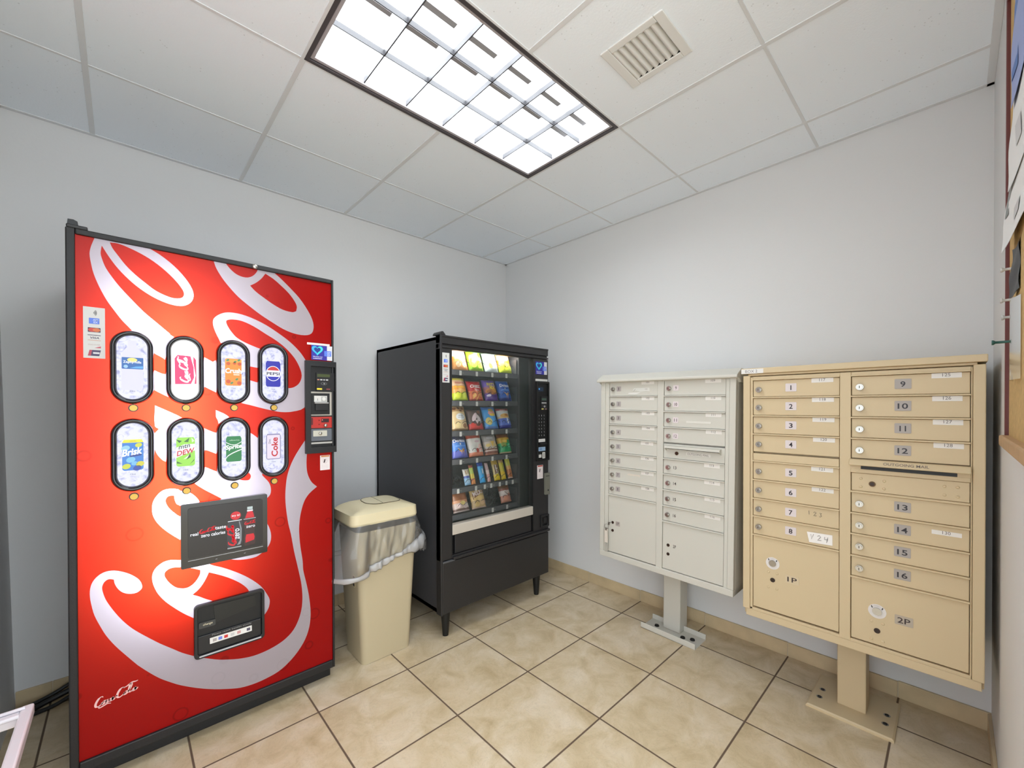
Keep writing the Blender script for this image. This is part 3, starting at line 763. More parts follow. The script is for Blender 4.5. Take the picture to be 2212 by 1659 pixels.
# selection windows
WX = [-0.2835, -0.1275, 0.0345, 0.1855]
WZ = [1.503, 1.176]
def stad(cx, cz, hw, hh, n=14): return rrect(cx - hw, cx + hw, cz - hh, cz + hh, hw - 0.0001, n)
def can_shape(cx, cz, hw, hh): # a drinks can seen from the front
    return [(cx - hw * .8, cz - hh), (cx + hw * .8, cz - hh), (cx + hw * .93, cz - hh * .95), (cx + hw, cz - hh * .88), (cx + hw, cz + hh * .82), (cx + hw * .9, cz + hh * .93), (cx + hw * .84, cz + hh),
            (cx - hw * .84, cz + hh), (cx - hw * .9, cz + hh * .93), (cx - hw, cz + hh * .82), (cx - hw, cz - hh * .88), (cx - hw * .93, cz - hh * .95)]
GE = 0.85
def G_(r, g, b, e=GE): return glow(r, g, b, e)
def art(kind, b, cx, cz, y):
    y2, y3, y4 = y - .0004, y - .0008, y - .0012
    W_ = G_(255, 255, 255, .9)
    hw, hh = 0.0295, 0.0575
    def cap(zz): b.prism(rrect(cx - .018, cx + .016, zz - .006, zz + .006, .005), y2, y2 + .0002, G_(210, 212, 236)); b.text('12oz', cx, zz, .006, y3, G_(60, 66, 120, .3))
    if kind == 'water':
        b.poly([[(cx - .026, cz - .085), (cx + .026, cz - .085), (cx + .030, cz - .075), (cx + .030, cz + .04), (cx + .024, cz + .06), (cx + .012, cz + .078), (cx + .012, cz + .1), (cx - .012, cz + .1), (cx - .012, cz + .078), (cx - .024, cz + .06), (cx - .030, cz + .04), (cx - .030, cz - .075)]], y2, G_(222, 220, 248, .7))
        b.poly([rrect(cx - .029, cx + .031, cz - .006, cz + .037, .002)], y3, G_(30, 110, 196, .5))
        b.poly([ellipse(cx, cz + .028, .014, .008)], y3 - .0002, G_(230, 215, 120))
        b.text('Zephyrhills', cx, cz + .019, .0115, y4, W_, w=.05, bold=.01)
        b.poly([ellipse(cx - .018, cz + .003, .006, .006)], y4, G_(150, 190, 235))
        b.poly([[(cx - .008, cz - .003), (cx + .03, cz - .003), (cx + .03, cz + .006), (cx + .01, cz + .004)]], y4, G_(86, 160, 226))
        b.text('20oz', cx, cz - .088, .006, y4, G_(90, 90, 150, .3))
    elif kind == 'cola':
        b.poly([stad(cx, cz, .042, .1185)], y2, G_(255, 255, 255, 1.6))
        b.poly([[(cx - .032, cz - .058), (cx + .018, cz - .056), (cx + .028, cz - .03), (cx + .027, cz + .012), (cx + .017, cz + .056), (cx - .024, cz + .058), (cx - .033, cz + .044)]], y3, G_(236, 40, 104, .9))
        b.poly([[(cx + .026, cz + .056), (cx + .035, cz + .042), (cx + .036, cz - .055), (cx + .029, cz - .055), (cx + .033, cz - .02), (cx + .026, cz + .03)]], y3, G_(226, 40, 100, .9))
        script_word(b, cx - .004, cz + .001, .105, y4, W_, rot=PI / 2, thick=.2)
    elif kind == 'orange':
        b.poly([can_shape(cx, cz, hw, hh)], y2, G_(238, 138, 22, .8))
        b.poly([[(cx - hw, cz + .055), (cx + hw, cz + .055), (cx + hw, cz + .042), (cx - hw, cz + .040)]], y2 - .0001, G_(240, 160, 50, .8))
        for px, pz, rr in ((-.018, .036, .007), (.004, .038, .006), (.022, .036, .007), (-.018, -.040, .008), (.021, -.046, .008)):
            b.poly([ellipse(cx + px, cz + pz, rr, rr)], y3, G_(214, 84, 30, .7))
        for px, pz in ((-.020, .050), (.006, .044), (.020, .052), (.012, -.03), (-.006, -.046)):
            b.poly([ellipse(cx + px, cz + pz, .006, .004, rot=.7)], y3, G_(90, 150, 90, .6))
        b.text('Crush', cx, cz + .006, .021, y4, W_, bold=.03, w=.058, arc=-2.0)
        b.poly([rrect(cx, cx + .022, cz - .013, cz - .008, .001)], y4, G_(250, 214, 190))
        cap(cz - .068)
    elif kind == 'pepsi':
        b.poly([can_shape(cx, cz, hw, hh)], y2, G_(34, 34, 168, .75))
        b.poly([ellipse(cx, cz + .002, .0295, .034)], y3, G_(235, 235, 250))
        b.poly([[p for p in ellipse(cx, cz + .002, .027, .031, 40) if p[1] > cz + .012]], y3 - .0002, G_(196, 40, 40, .8))
        b.poly([[p for p in ellipse(cx, cz + .002, .027, .031, 40) if p[1] < cz - .009]], y3 - .0002, G_(40, 40, 172, .8))
        b.text('PEPSI', cx, cz + .0015, .0135, y4, G_(20, 18, 70, .3), bold=.02, w=.052)
        cap(cz - .068)
    elif kind == 'tea':
        b.poly([can_shape(cx, cz, hw, hh)], y2, G_(58, 128, 214, .7))
        b.poly([[(cx - hw, cz + .046), (cx + hw, cz + .046), (cx + hw * .84, cz + hh), (cx - hw * .84, cz + hh)]], y3, G_(244, 222, 30, .9))
        b.text('LEMON', cx, cz + .0515, .0045, y4, G_(60, 60, 40, .3), w=.018)
        for px, pz, rr, c_ in ((-.02, .026, .012, (150, 205, 230)), (.016, .036, .010, (214, 216, 70)), (-.018, -.042, .012, (206, 214, 60)), (.004, -.032, .009, (120, 190, 235)), (.02, -.035, .012, (214, 208, 60)), (.012, -.05, .012, (44, 70, 170)), (-.006, -.018, .013, (126, 196, 232))):
            b.poly([ellipse(cx + px, cz + pz, rr, rr * .8, rot=.4)], y3, G_(*c_, .7))
        b.text('Brisk', cx - .001, cz + .012, .026, y4 - .0003, W_, bold=.03, w=.056, rot=.16, slant=.25)
        b.poly([[(cx - .008, cz - .008), (cx + .024, cz - .003), (cx + .024, cz + .003), (cx - .008, cz - .002)]], y4, G_(24, 50, 150, .5))
        cap(cz - .072)
    elif kind == 'citrus':
        b.poly([can_shape(cx, cz, hw, hh)], y2, G_(150, 216, 70, .8))
        for pts, c_ in (([(-.03, .05), (-.012, .044), (-.02, .036)], (40, 90, 40)), ([(-.006, .04), (.012, .056), (.008, .038)], (60, 110, 50)), ([(.018, .056), (.028, .042), (.02, .036)], (220, 245, 200)),
                        ([(.002, -.032), (.014, -.006), (.016, -.022)], (50, 70, 40)), ([(-.008, -.03), (.012, -.012), (.004, -.026)], (240, 250, 230)), ([(-.028, -.045), (-.01, -.047), (-.028, -.036)], (60, 110, 40)), ([(.012, -.052), (.028, -.03), (.026, -.038)], (70, 120, 40))):
            b.poly([[(cx + p, cz + q) for p, q in pts]], y3, G_(*c_, .7))
        b.poly([[(cx - hw, cz - .022), (cx + hw, cz + .004), (cx + hw, cz + .030), (cx - .004, cz + .030), (cx - hw, cz + .018)]], y3 - .0002, G_(244, 246, 246))
        b.text('mtn', cx - .004, cz + .0215, .015, y4, G_(66, 96, 96, .3), bold=.02, w=.036, rot=.2, slant=.3)
        b.text('DEW', cx, cz - .0005, .020, y4 - .0002, G_(214, 40, 70, .6), bold=.03, w=.056, rot=.22, slant=.3)
        cap(cz - .072)
    elif kind == 'lime':
        b.poly([can_shape(cx, cz, hw * .94, hh * .94)], y2, G_(20, 132, 62, .6))
        b.text('caffeine free', cx + .002, cz + .037, .0045, y4, G_(210, 240, 210), w=.036)
        arc_ = [(cx - .0275 + .055 * k / 12, cz + .030 - .012 * math.sin(PI * k / 12)) for k in range(13)]
        b.poly([arc_ + [(p[0], p[1] - .0025) for p in reversed(arc_)]], y3, W_)
        arc_ = [(cx - .0275 + .055 * k / 12, cz - .036 + .034 * (k / 12) ** .6) for k in range(13)]
        b.poly([arc_ + [(p[0], p[1] - .004) for p in reversed(arc_)]], y3, W_)
        b.text('Sprite', cx, cz + .007, .024, y4, W_, bold=.03, w=.058, rot=.10, slant=.2)
        cap(cz - .068)
    else:
        b.poly([can_shape(cx, cz, hw, hh)], y2, G_(150, 146, 186, .6))
        b.poly([rrect(cx - .026, cx + .026, cz - .054, cz + .052, .004)], y2 - .0002, G_(226, 214, 230, .75))
        b.text('Coke', cx + .004, cz - .002, .026, y4, G_(206, 20, 40, .6), bold=.025, w=.086, rot=PI / 2)
        b.text('Diet', cx - .016, cz + .024, .008, y4, G_(70, 60, 80, .3), rot=PI / 2)
        cap(cz - .068)
KINDS_ = [['water', 'cola', 'orange', 'pepsi'], ['tea', 'citrus', 'lime', 'diet']]
for r_ in range(2):
    for k in range(4):
        cx, cz = WX[k], WZ[r_]
        n = 14
        # bezel: a half-round ring standing off the panel
        prof = [(0.0615, 0.0), (0.0612, 0.009), (0.058, 0.017), (0.053, 0.021), (0.048, 0.019), (0.044, 0.012), (0.0425, 0.005)]
        b = MB(); rings = []
        for hw, dd in prof:
            lp = stad(cx, cz, hw, 0.0755 + hw, n)
            rings.append([(p[0], YP - dd, p[1]) for p in lp])
        m_ = len(rings[0])
        b.add([q for rg in rings for q in rg], [(i * m_ + j, i * m_ + (j + 1) % m_, (i + 1) * m_ + (j + 1) % m_, (i + 1) * m_ + j) for i in range(len(prof) - 1) for j in range(m_)], BLACKGLOSS, True)
        bez = b.build('selection_window', t)
        a = MB().poly([stad(cx, cz, .044, .1195)], YP - .004, ICE_M)
        art(KINDS_[r_][k], a, cx, cz, YP - .004)
        a.build('drink_label', bez)
        zb = 1.3515 if r_ == 0 else 1.0195
        bb = MB().disc(cx + .002, zb, .0145, YP - .004, YP, SATIN); bb.disc(cx + .002, zb, .0112, YP - .009, YP - .003, GOLD)
        bb.build('selection_button', t, bevel=.001)

# advertising screen
SXL, SXR, SZB, SZT = -0.1465, 0.1545, 0.700, 0.969
b = MB().prism(rrect(SXL, SXR, SZB + .012, SZT, .006), YP - .024, YP - .001, BLACKGLOSS)
scr = b.build('advert_screen', t, bevel=.002)
a = MB(); y0 = YP - .0262
cx, cz = (SXL + SXR) / 2, (SZB + SZT) / 2 + .012
SD = glow(40, 33, 32, .45); SW = glow(240, 240, 246, .7); SR = glow(214, 30, 44, .7)
a.poly([rrect(SXL + .022, SXR - .018, SZB + .048, SZT - .018, .010)], y0, SD)
a.poly([rrect(SXL + .022, SXR - .018, SZB + .040, SZB + .0425, .0005)], y0, flat(170, 170, 172))
a.text('real', cx - .108, cz - .002, .013, y0 - .0006, SW, bold=.02)
script_word(a, cx - .065, cz + .007, .056, y0 - .0006, SR, rot=.04, thick=.24)
a.text('taste', cx - .021, cz + .009, .012, y0 - .0006, SW, bold=.02)
a.text('zero calories', cx - .046, cz - .013, .014, y0 - .0006, SW, bold=.02, w=.082)
# can
a.poly([[(cx + .004, cz - .083), (cx + .050, cz - .078), (cx + .056, cz - .07), (cx + .056, cz + .018), (cx + .05, cz + .027), (cx + .006, cz + .025), (cx + .002, cz + .015), (cx + .001, cz - .07)]], y0 - .0004, glow(58, 52, 60, .6))
a.poly([rrect(cx + .004, cx + .054, cz + .0255, cz + .0285, .001)], y0 - .0006, SW)
a.poly([rrect(cx + .002, cx + .052, cz - .088, cz - .083, .002)], y0 - .0006, glow(170, 176, 178, .6))
a.poly([[(cx + .036, cz - .078), (cx + .046, cz - .06), (cx + .048, cz - .01), (cx + .043, cz + .022), (cx + .046, cz + .022), (cx + .053, cz - .01), (cx + .052, cz - .06), (cx + .048, cz - .076)]], y0 - .0005, glow(150, 156, 160, .6))
script_word(a, cx + .016, cz - .033, .090, y0 - .0008, SR, rot=PI / 2, thick=.24)
a.text('zero', cx + .0375, cz - .030, .016, y0 - .0008, SW, bold=.02, w=.046, rot=PI / 2)
# bottle
bx = cx + .084
a.poly([[(bx - .020, cz - .088), (bx + .018, cz - .086), (bx + .021, cz - .06), (bx + .016, cz - .03), (bx + .021, cz - .005), (bx + .021, cz + .028), (bx + .015, cz + .05), (bx + .009, cz + .066), (bx - .009, cz + .066), (bx - .015, cz + .05), (bx - .023, cz + .028), (bx - .023, cz - .005), (bx - .018, cz - .03), (bx - .024, cz - .06)]], y0 - .0002, glow(66, 40, 40, .6))
a.poly([[(bx - .017, cz - .075), (bx + .015, cz - .068), (bx + .017, cz - .055), (bx + .013, cz - .04), (bx - .014, cz - .04), (bx - .017, cz - .055)]], y0 - .0004, SR)
a.poly([[(bx - .018, cz + .03), (bx + .016, cz + .03), (bx + .012, cz + .05), (bx + .008, cz + .058), (bx - .008, cz + .058), (bx - .012, cz + .05)]], y0 - .0004, SR)
a.poly([rrect(bx - .011, bx + .011, cz + .058, cz + .064, .001), ], y0 - .0006, SW)
a.poly([rrect(bx - .010, bx + .010, cz + .066, cz + .078, .001), ], y0 - .0006, glow(190, 205, 205, .7))
a.poly([rrect(bx - .024, bx + .022, cz + .026, cz + .0275, .0004)], y0 - .0006, SW)
script_word(a, bx, cz + .010, .042, y0 - .0006, SR, thick=.24)
a.text('zero', bx + .002, cz - .008, .009, y0 - .0006, SW, bold=.015)
a.poly([ellipse(cx + .032, cz + .048, .0185, .0175, 28)], y0 - .0006, SR)
a.text('try it!', cx + .032, cz + .048, .011, y0 - .0010, SW, bold=.02, w=.029)
for px in (cx - .036, cx + .064): a.poly([ellipse(px, SZB + .028, .004, .0022)], y0, flat(120, 118, 118))
a.build('screen_picture', scr)

# delivery port
DXL, DXR, DZB, DZT = -0.106, 0.143, 0.332, 0.550
lo = rrect(DXL, DXR, DZB, DZT, .016); li = rrect(DXL + .012, DXR - .011, DZB + .014, DZT - .010, .010)
b = MB().ring(lo, li, YP - .020, YP - .001, SATIN)
port = b.build('delivery_port', t, bevel=.002)
b = MB().prism(rrect(DXL + .010, DXR - .009, DZB + .012, DZT - .008, .010), YP - .004, YP - .001, DARK)
b.prism([(DXL + .072, DZB + .125), (DXR - .030, DZB + .150), (DXR - .036, DZT - .022), (DXL + .066, DZT - .020)], YP - .006, YP - .004, M('chute_flap_dark', (20, 21, 19), .35))
b.build('chute', port)
b = MB().box(DXL + .012, DXR - .012, YP - .012, YP - .002, DZB + .014, DZB + .088, SATIN); b.build('lower_flap', port, bevel=.002)
b = MB().prism(rrect(DXL + .016, DXR - .014, DZB + .007, DZB + .012, .002), YP - .022, YP - .018, flat(190, 190, 194)); b.build('shiny_edge', port)
b = MB().prism(rrect(DXL + .016, DXL + .072, DZB + .118, DZB + .142, .004), YP - .010, YP - .003, DKGREY)
b.text('change', DXL + .046, DZB + .131, .011, YP - .0104, flat(214, 206, 176), bold=.01, slant=.2)
b.build('change_cup', port)
b = MB().prism(rrect(DXL + .052, DXR - .048, DZB + .046, DZB + .070, .001), YP - .0130, YP - .0121, WHITEPAPER)
for px, c_ in ((.062, (170, 160, 158)), (.081, (110, 128, 214)), (.101, (200, 50, 50)), (.124, (196, 196, 196)), (.147, (200, 150, 150)), (.182, (80, 76, 96))):
    b.poly([rrect(DXL + px - .0 , DXL + px + .013, DZB + .052, DZB + .064, .001)], YP - .0133, flat(*c_))
b.text('Please reach bottles slowly', DXL + .130, DZB + .080, .008, YP - .0125, flat(150, 150, 150), w=.14)
b.build('card_strip', port)

# card stickers and service labels
def amex(b, x, z, s, y):
    b.poly([rrect(x - s, x + s, z - s * .78, z + s * .78, s * .06)], y, flat(86, 120, 214))
    b.text('AM', x + s * .25, z + s * .30, s * .5, y - .0003, flat(196, 206, 238), bold=.02); b.text('EX', x + s * .3, z - s * .34, s * .5, y - .0003, flat(196, 206, 238), bold=.02)
def mcard(b, x, z, s, y):
    b.poly([rrect(x - s, x + s, z - s * .5, z + s * .5, s * .05)], y, flat(62, 40, 66))
    b.poly([ellipse(x - s * .35, z, s * .6, s * .44)], y - .0002, flat(196, 64, 56)); b.poly([ellipse(x + s * .35, z, s * .6, s * .44)], y - .0003, flat(206, 108, 60))
def card_sticker(b, x0, x1, z0, z1, y):
    w_, h_ = x1 - x0, z1 - z0; cx = (x0 + x1) / 2
    b.prism(rrect(x0, x1, z0, z1, .001), y, y + .0006, flat(204, 203, 200))
    y -= .0004
    for k in range(4):
        rr = h_ * (.012 + .014 * k)
        arc_ = [(cx - w_ * .06 + rr * math.cos(a) * .9, z1 - h_ * .11 + rr * math.sin(a) * 1.3) for a in [(-.9 + 1.8 * q / 8) for q in range(9)]]
        b.poly([arc_ + [(p[0] + w_ * .028, p[1]) for p in reversed(arc_)]], y, flat(90, 88, 90))
    amex(b, cx, z1 - h_ * .27, w_ * .24, y)
    mcard(b, cx, z1 - h_ * .445, w_ * .29, y)
    b.poly([rrect(cx - w_ * .3, cx + w_ * .3, z1 - h_ * .555, z1 - h_ * .543, .0002)], y, flat(76, 62, 84))
    b.text('VISA', cx + w_ * .02, z1 - h_ * .60, h_ * .042, y, flat(78, 72, 96), bold=.02, w=w_ * .44, slant=.2)
    b.poly([rrect(cx - w_ * .3, cx + w_ * .3, z1 - h_ * .655, z1 - h_ * .645, .0002)], y, flat(196, 150, 130))
    b.text('DISCOVER', cx, z1 - h_ * .735, h_ * .022, y, flat(176, 150, 144), w=w_ * .55)
    b.poly([[(cx - .0 * w_, z1 - h_ * .80), (cx + w_ * .3, z1 - h_ * .80), (cx + w_ * .3, z1 - h_ * .76)]], y, flat(190, 90, 104))
    b.poly([[(cx - w_ * .3, z1 - h_ * .955), (cx + w_ * .22, z1 - h_ * .955), (cx + w_ * .3, z1 - h_ * .84), (cx - w_ * .22, z1 - h_ * .84)]], y, flat(56, 46, 86))
    b.poly([[(cx - w_ * .3, z1 - h_ * .955), (cx - w_ * .16, z1 - h_ * .955), (cx - w_ * .10, z1 - h_ * .84), (cx - w_ * .22, z1 - h_ * .84)]], y - .0002, flat(170, 60, 80))
    b.poly([rrect(cx - w_ * .06, cx + w_ * .24, z1 - h_ * .915, z1 - h_ * .88, .0005)], y - .0003, flat(206, 206, 210))
def heart_sticker(b, x0, x1, z0, z1, y):
    w_, h_ = x1 - x0, z1 - z0
    b.prism(rrect(x0, x1, z0, z1, .0005), y, y + .0006, flat(46, 42, 150))
    y -= .0004
    b.poly([rrect(x1 - w_ * .26, x1, z0, z1, .0004)], y, flat(206, 206, 210))
    def heart(s, cx, cz):
        pts = []
        for k in range(28):
            a = 2 * PI * k / 28
            pts.append((cx + s * .062 * 16 * math.sin(a)**3, cz + s * .062 * (13 * math.cos(a) - 5 * math.cos(2 * a) - 2 * math.cos(3 * a) - math.cos(4 * a))))
        return pts
    hx, hz = x0 + w_ * .28, z1 - h_ * .33
    b.poly([heart(w_ * .27, hx, hz)], y - .0002, flat(56, 172, 224)); b.poly([[p for p in heart(w_ * .27, hx, hz) if p[0] >= hx - .0001]], y - .0003, flat(60, 206, 208))
    b.poly([heart(w_ * .16, hx, hz + h_ * .01)], y - .0005, flat(30, 50, 130))
    b.text('We love our', x0 + w_ * .30, z0 + h_ * .22, h_ * .075, y - .0002, flat(226, 226, 240), bold=.02, w=w_ * .46)
    b.text('customers', x0 + w_ * .29, z0 + h_ * .10, h_ * .075, y - .0002, flat(226, 226, 240), bold=.02, w=w_ * .42)
    amex(b, x1 - w_ * .22, z0 + h_ * .47, w_ * .17, y - .0004)
def service_tag(b, x0, x1, z0, z1, y, top):
    b.prism(rrect(x0, x1, z0, z1, .0005), y, y + .0006, flat(224, 214, 214))
    w_, h_ = x1 - x0, z1 - z0; cx = (x0 + x1) / 2
    b.poly([rrect(x0 + w_ * .1, x1 - w_ * .06, z1 - h_ * .11, z1 - h_ * .02, .0003)], y - .0003, flat(*top))
    b.poly([[(cx - w_ * .16, z1 - h_ * .5), (cx - w_ * .02, z1 - h_ * .5), (cx + w_ * .06, z1 - h_ * .28), (cx - w_ * .08, z1 - h_ * .28)]], y - .0003, flat(60, 40, 46))
    b.poly([ellipse(cx, z1 - h_ * .4, w_ * .24, h_ * .15), ellipse(cx, z1 - h_ * .4, w_ * .21, h_ * .13)], y - .0002, flat(190, 170, 172))
    for k in range(3): b.poly([rrect(x0 + w_ * .15, x1 - w_ * .15, z0 + h_ * (.12 + .1 * k), z0 + h_ * (.135 + .1 * k), .0002)], y - .0003, flat(196, 180, 180))
b = MB(); card_sticker(b, -0.411, -0.3555, 1.530, 1.712, YP - .0015); b.build('card_sticker', t)
b = MB(); heart_sticker(b, 0.345, 0.4415, 1.580, 1.650, YP - .0150); b.build('heart_sticker', t)
b = MB().prism(rrect(0.330, 0.434, 1.652, 1.662, .0005), YP - .0020, YP - .0014, flat(232, 222, 214)); b.build('tape_label', t)
b = MB(); service_tag(b, 0.387, 0.433, 1.046, 1.118, YP - .0015, (206, 130, 60)); b.build('service_sticker', t)

# payment column
PX0, PX1, PZ0, PZ1 = 0.318, 0.4600, 1.132, 1.575
b = MB()
lo = rrect(PX0, PX1, PZ0, PZ1, .001, 1); li = rrect(PX0 + .024, PX1 - .006, PZ0 + .030, PZ1 - .026, .001, 1)
b.ring(lo, li, YP - .018, YP - .001, SATIN)
b.box(PX0 + .02, PX1 - .004, YP - .003, YP - .001, PZ0 + .02, PZ1 - .02, DARK)
pay = b.build('payment_panel', t, bevel=.003)
b = MB().box(PX0 + .050, PX1 - .008, YP - .012, YP - .002, 1.432, 1.520, SATIN)
b.prism(rrect(PX0 + .054, PX0 + .113, 1.499, 1.513, .001), YP - .0128, YP - .0119, glow(92, 104, 62, .35))
for k, c_ in enumerate(((190, 130, 110), (206, 206, 206), (180, 180, 184), (206, 206, 206))):
    b.poly([rrect(PX0 + .054 + .0135 * k, PX0 + .064 + .0135 * k, 1.483, 1.488, .0005)], YP - .0126, flat(*c_))
b.poly([ellipse(PX0 + .085, 1.467, .014, .0065)], YP - .0124, flat(120, 120, 122)); b.poly([ellipse(PX0 + .085, 1.467, .0125, .0053)], YP - .0126, SATIN)
b.text(')))', PX0 + .086, 1.467, .007, YP - .0128, flat(230, 230, 230))
b.poly([rrect(PX0 + .052, PX0 + .076, 1.437, 1.445, .001)], YP - .0126, flat(214, 196, 50))
b.text('debit', PX0 + .105, 1.441, .007, YP - .0126, flat(190, 90, 90), w=.018)
b.build('card_reader', pay, bevel=.002)
b = MB().box(PX0 + .024, PX1 - .012, YP - .004, YP - .002, 1.312, 1.428, M('bezel_light_grey', (176, 170, 160), .4))
b.box(PX0 + .028, PX1 - .028, YP - .006, YP - .002, 1.318, 1.420, DARK)
b.prism(rrect(PX0 + .040, PX0 + .1, 1.378, 1.408, .001), YP - .0105, YP - .004, flat(206, 203, 198))
b.poly([rrect(PX0 + .072, PX0 + .098, 1.381, 1.405, .001)], YP - .0110, flat(170, 168, 164)); b.poly([ellipse(PX0 + .085, 1.393, .008, .009)], YP - .0113, flat(214, 212, 206)); b.text('1', PX0 + .056, 1.390, .011, YP - .0113, INK)
b.box(PX0 + .040, PX0 + .104, YP - .022, YP - .004, 1.370, 1.377, flat(150, 148, 146))
b.box(PX0 + .044, PX0 + .102, YP - .020, YP - .004, 1.338, 1.369, SATIN)
b.build('bill_acceptor', pay, bevel=.0015)
b = MB().box(PX0 + .024, PX1 - .012, YP - .005, YP - .002, 1.252, 1.306, flat(178, 40, 32))
b.box(PX0 + .074, PX0 + .110, YP - .0056, YP - .004, 1.279, 1.297, flat(46, 14, 18)); b.poly([ellipse(PX0 + .079, 1.291, .0022, .0026)], YP - .0062, glow(255, 130, 120, 1.0))
b.poly([rrect(PX0 + .028, PX0 + .036, 1.268, 1.302, .001)], YP - .0055, flat(96, 22, 26))
b.dome(PX0 + .093, 1.264, .0085, YP - .005, .010, CHROME)
b.dome(PX0 + .064, 1.290, .003, YP - .005, .002, flat(120, 20, 22)); b.dome(PX0 + .064, 1.270, .003, YP - .005, .002, flat(120, 20, 22))
b.build('coin_panel', pay)
b = MB().box(PX0 + .024, PX1 - .012, YP - .004, YP - .002, 1.190, 1.248, flat(96, 100, 108))
b.prism(rrect(PX0 + .036, PX0 + .1, 1.212, 1.240, .002), YP - .008, YP - .003, flat(190, 186, 172)); b.dome(PX0 + .069, 1.226, .008, YP - .008, .006, CHROME)
b.build('lock_plate', pay, bevel=.001)
b = MB().box(PX0 + .024, PX1 - .012, YP - .007, YP - .002, 1.176, 1.184, flat(176, 172, 166)); b.build('trim_strip', pay)

# ------------------------------------------------------------------ snack vending machine
NX, NY = -0.842, -0.455
t = snackm = thing('snack_vending_machine', 'black snack vending machine with a glass front on short legs', 'vending machine', (NX, NY, 0))
YF = -0.415
wX = lambda x: x - NX          # world x -> local
GX0, GX1, GZ0, GZ1 = -0.382, 0.303, 0.655, 1.690
c = MB()
for b in ((-0.455, -0.430, -0.37, 0.41, 0.152, 1.762), (0.430, 0.458, -0.37, 0.41, 0.152, 1.762), (-0.455, 0.458, 0.385, 0.41, 0.152, 1.762),
          (-0.455, 0.458, -0.37, 0.41, 0.152, 0.18), (-0.455, 0.458, -0.37, 0.41, 1.738, 1.762)):
    c.box(*b, SNACKBLACK)
c.mats = [M('snack_cabinet_side', (58, 58, 61), .42, bump=.15, bscale=300)]
c.build('cabinet', t, bevel=.004)
n = MB()
n.box(-0.430, 0.320, -0.02, -0.01, 0.62, 1.738, INTERIOR); n.box(-0.430, -0.420, -0.36, -0.01, 0.62, 1.738, INTERIOR)
n.box(0.222, 0.232, -0.355, -0.01, 0.60, 1.738, INTERIOR); n.box(-0.43, 0.32, -0.36, -0.01, 0.56, 0.58, DARK); n.box(0.232, 0.43, -0.335, -0.325, 0.60, 1.738, M('side_liner_charcoal', (40, 41, 40), .35))
n.build('interior_liner', t)
d = MB()
d.box(-0.462, GX0, YF, -0.372, 0.463, 1.690, SNACKBLACK)                 # left stile
d.box(GX1, 0.462, YF, -0.372, 0.463, 1.690, SNACKBLACK)                  # right pillar
d.box(-0.462, 0.462, YF, -0.372, 1.718, 1.768, SNACKBLACK)
d.box(-0.462, 0.462, YF + .010, -0.372, 1.690, 1.718, SNACKBLACK)
d.box(-0.462, 0.462, YF - .004, YF + .004, 1.756, 1.768, SNACKBLACK); d.box(-0.462, 0.462, YF - .003, YF + .004, 1.694, 1.704, SNACKBLACK)
d.box(-0.462, -0.448, YF - .006, -0.372, 0.150, 1.768, SNACKBLACK)
d.box(GX0, GX1, YF, -0.372, 0.463, 0.482, SNACKBLACK)
d.box(GX0 - .004, GX0 + .003, YF - .003, YF + .01, 0.48, 1.69, DARK); d.box(GX1 - .003, GX1 + .006, YF - .003, YF + .01, 0.48, 1.69, DARK)
d.build('door_frame', t, bevel=.003)
tp = MB().prism([(-0.462, 1.768), (-0.425, 1.768), (-0.432, 1.776), (-0.442, 1.787), (-0.452, 1.787), (-0.460, 1.776)], YF - .006, -0.34, SNACKBLACK); tp.build('top_hinge', t, bevel=.002)
k = MB().box(-0.448, 0.462, YF - .002, -0.372, 0.152, 0.448, SNACKBLACK); k.build('lower_panel', t, bevel=.005)
k = MB().box(-0.448, GX0 + .02, YF - .006, YF + .01, 0.448, 0.458, TRAY); k.box(-0.380, 0.462, YF - .018, YF + .01, 0.458, 0.474, SNACKBLACK); k.build('ledge', t, bevel=.003)
k = MB().box(-0.355, 0.292, YF + .006, -0.372, 0.484, 0.596, SNACKBLACK)
k.build('delivery_flap', t, bevel=.004)
s = MB().box(GX0 + .003, GX1 - .003, YF - .004, -0.372, 0.600, 0.658, SILVER); s.build('push_bar', t, bevel=.003)
gl = MB().add([(GX0, YF + .014, 0.655), (GX1, YF + .014, 0.655), (GX1, YF + .014, 1.692), (GX0, YF + .014, 1.692)], [(0, 1, 2, 3)], GLASS_M); gl.build('glass_pane', t)
for lx_ in (-0.395, 0.386):
    for ly_ in (-0.365, 0.355):
        l = MB(); l.frustum(ellipse(lx_, ly_, .017, .017, 14), 0.0, ellipse(lx_, ly_, .029, .029, 14), 0.15, DARK, smooth=True); l.build('leg', t)

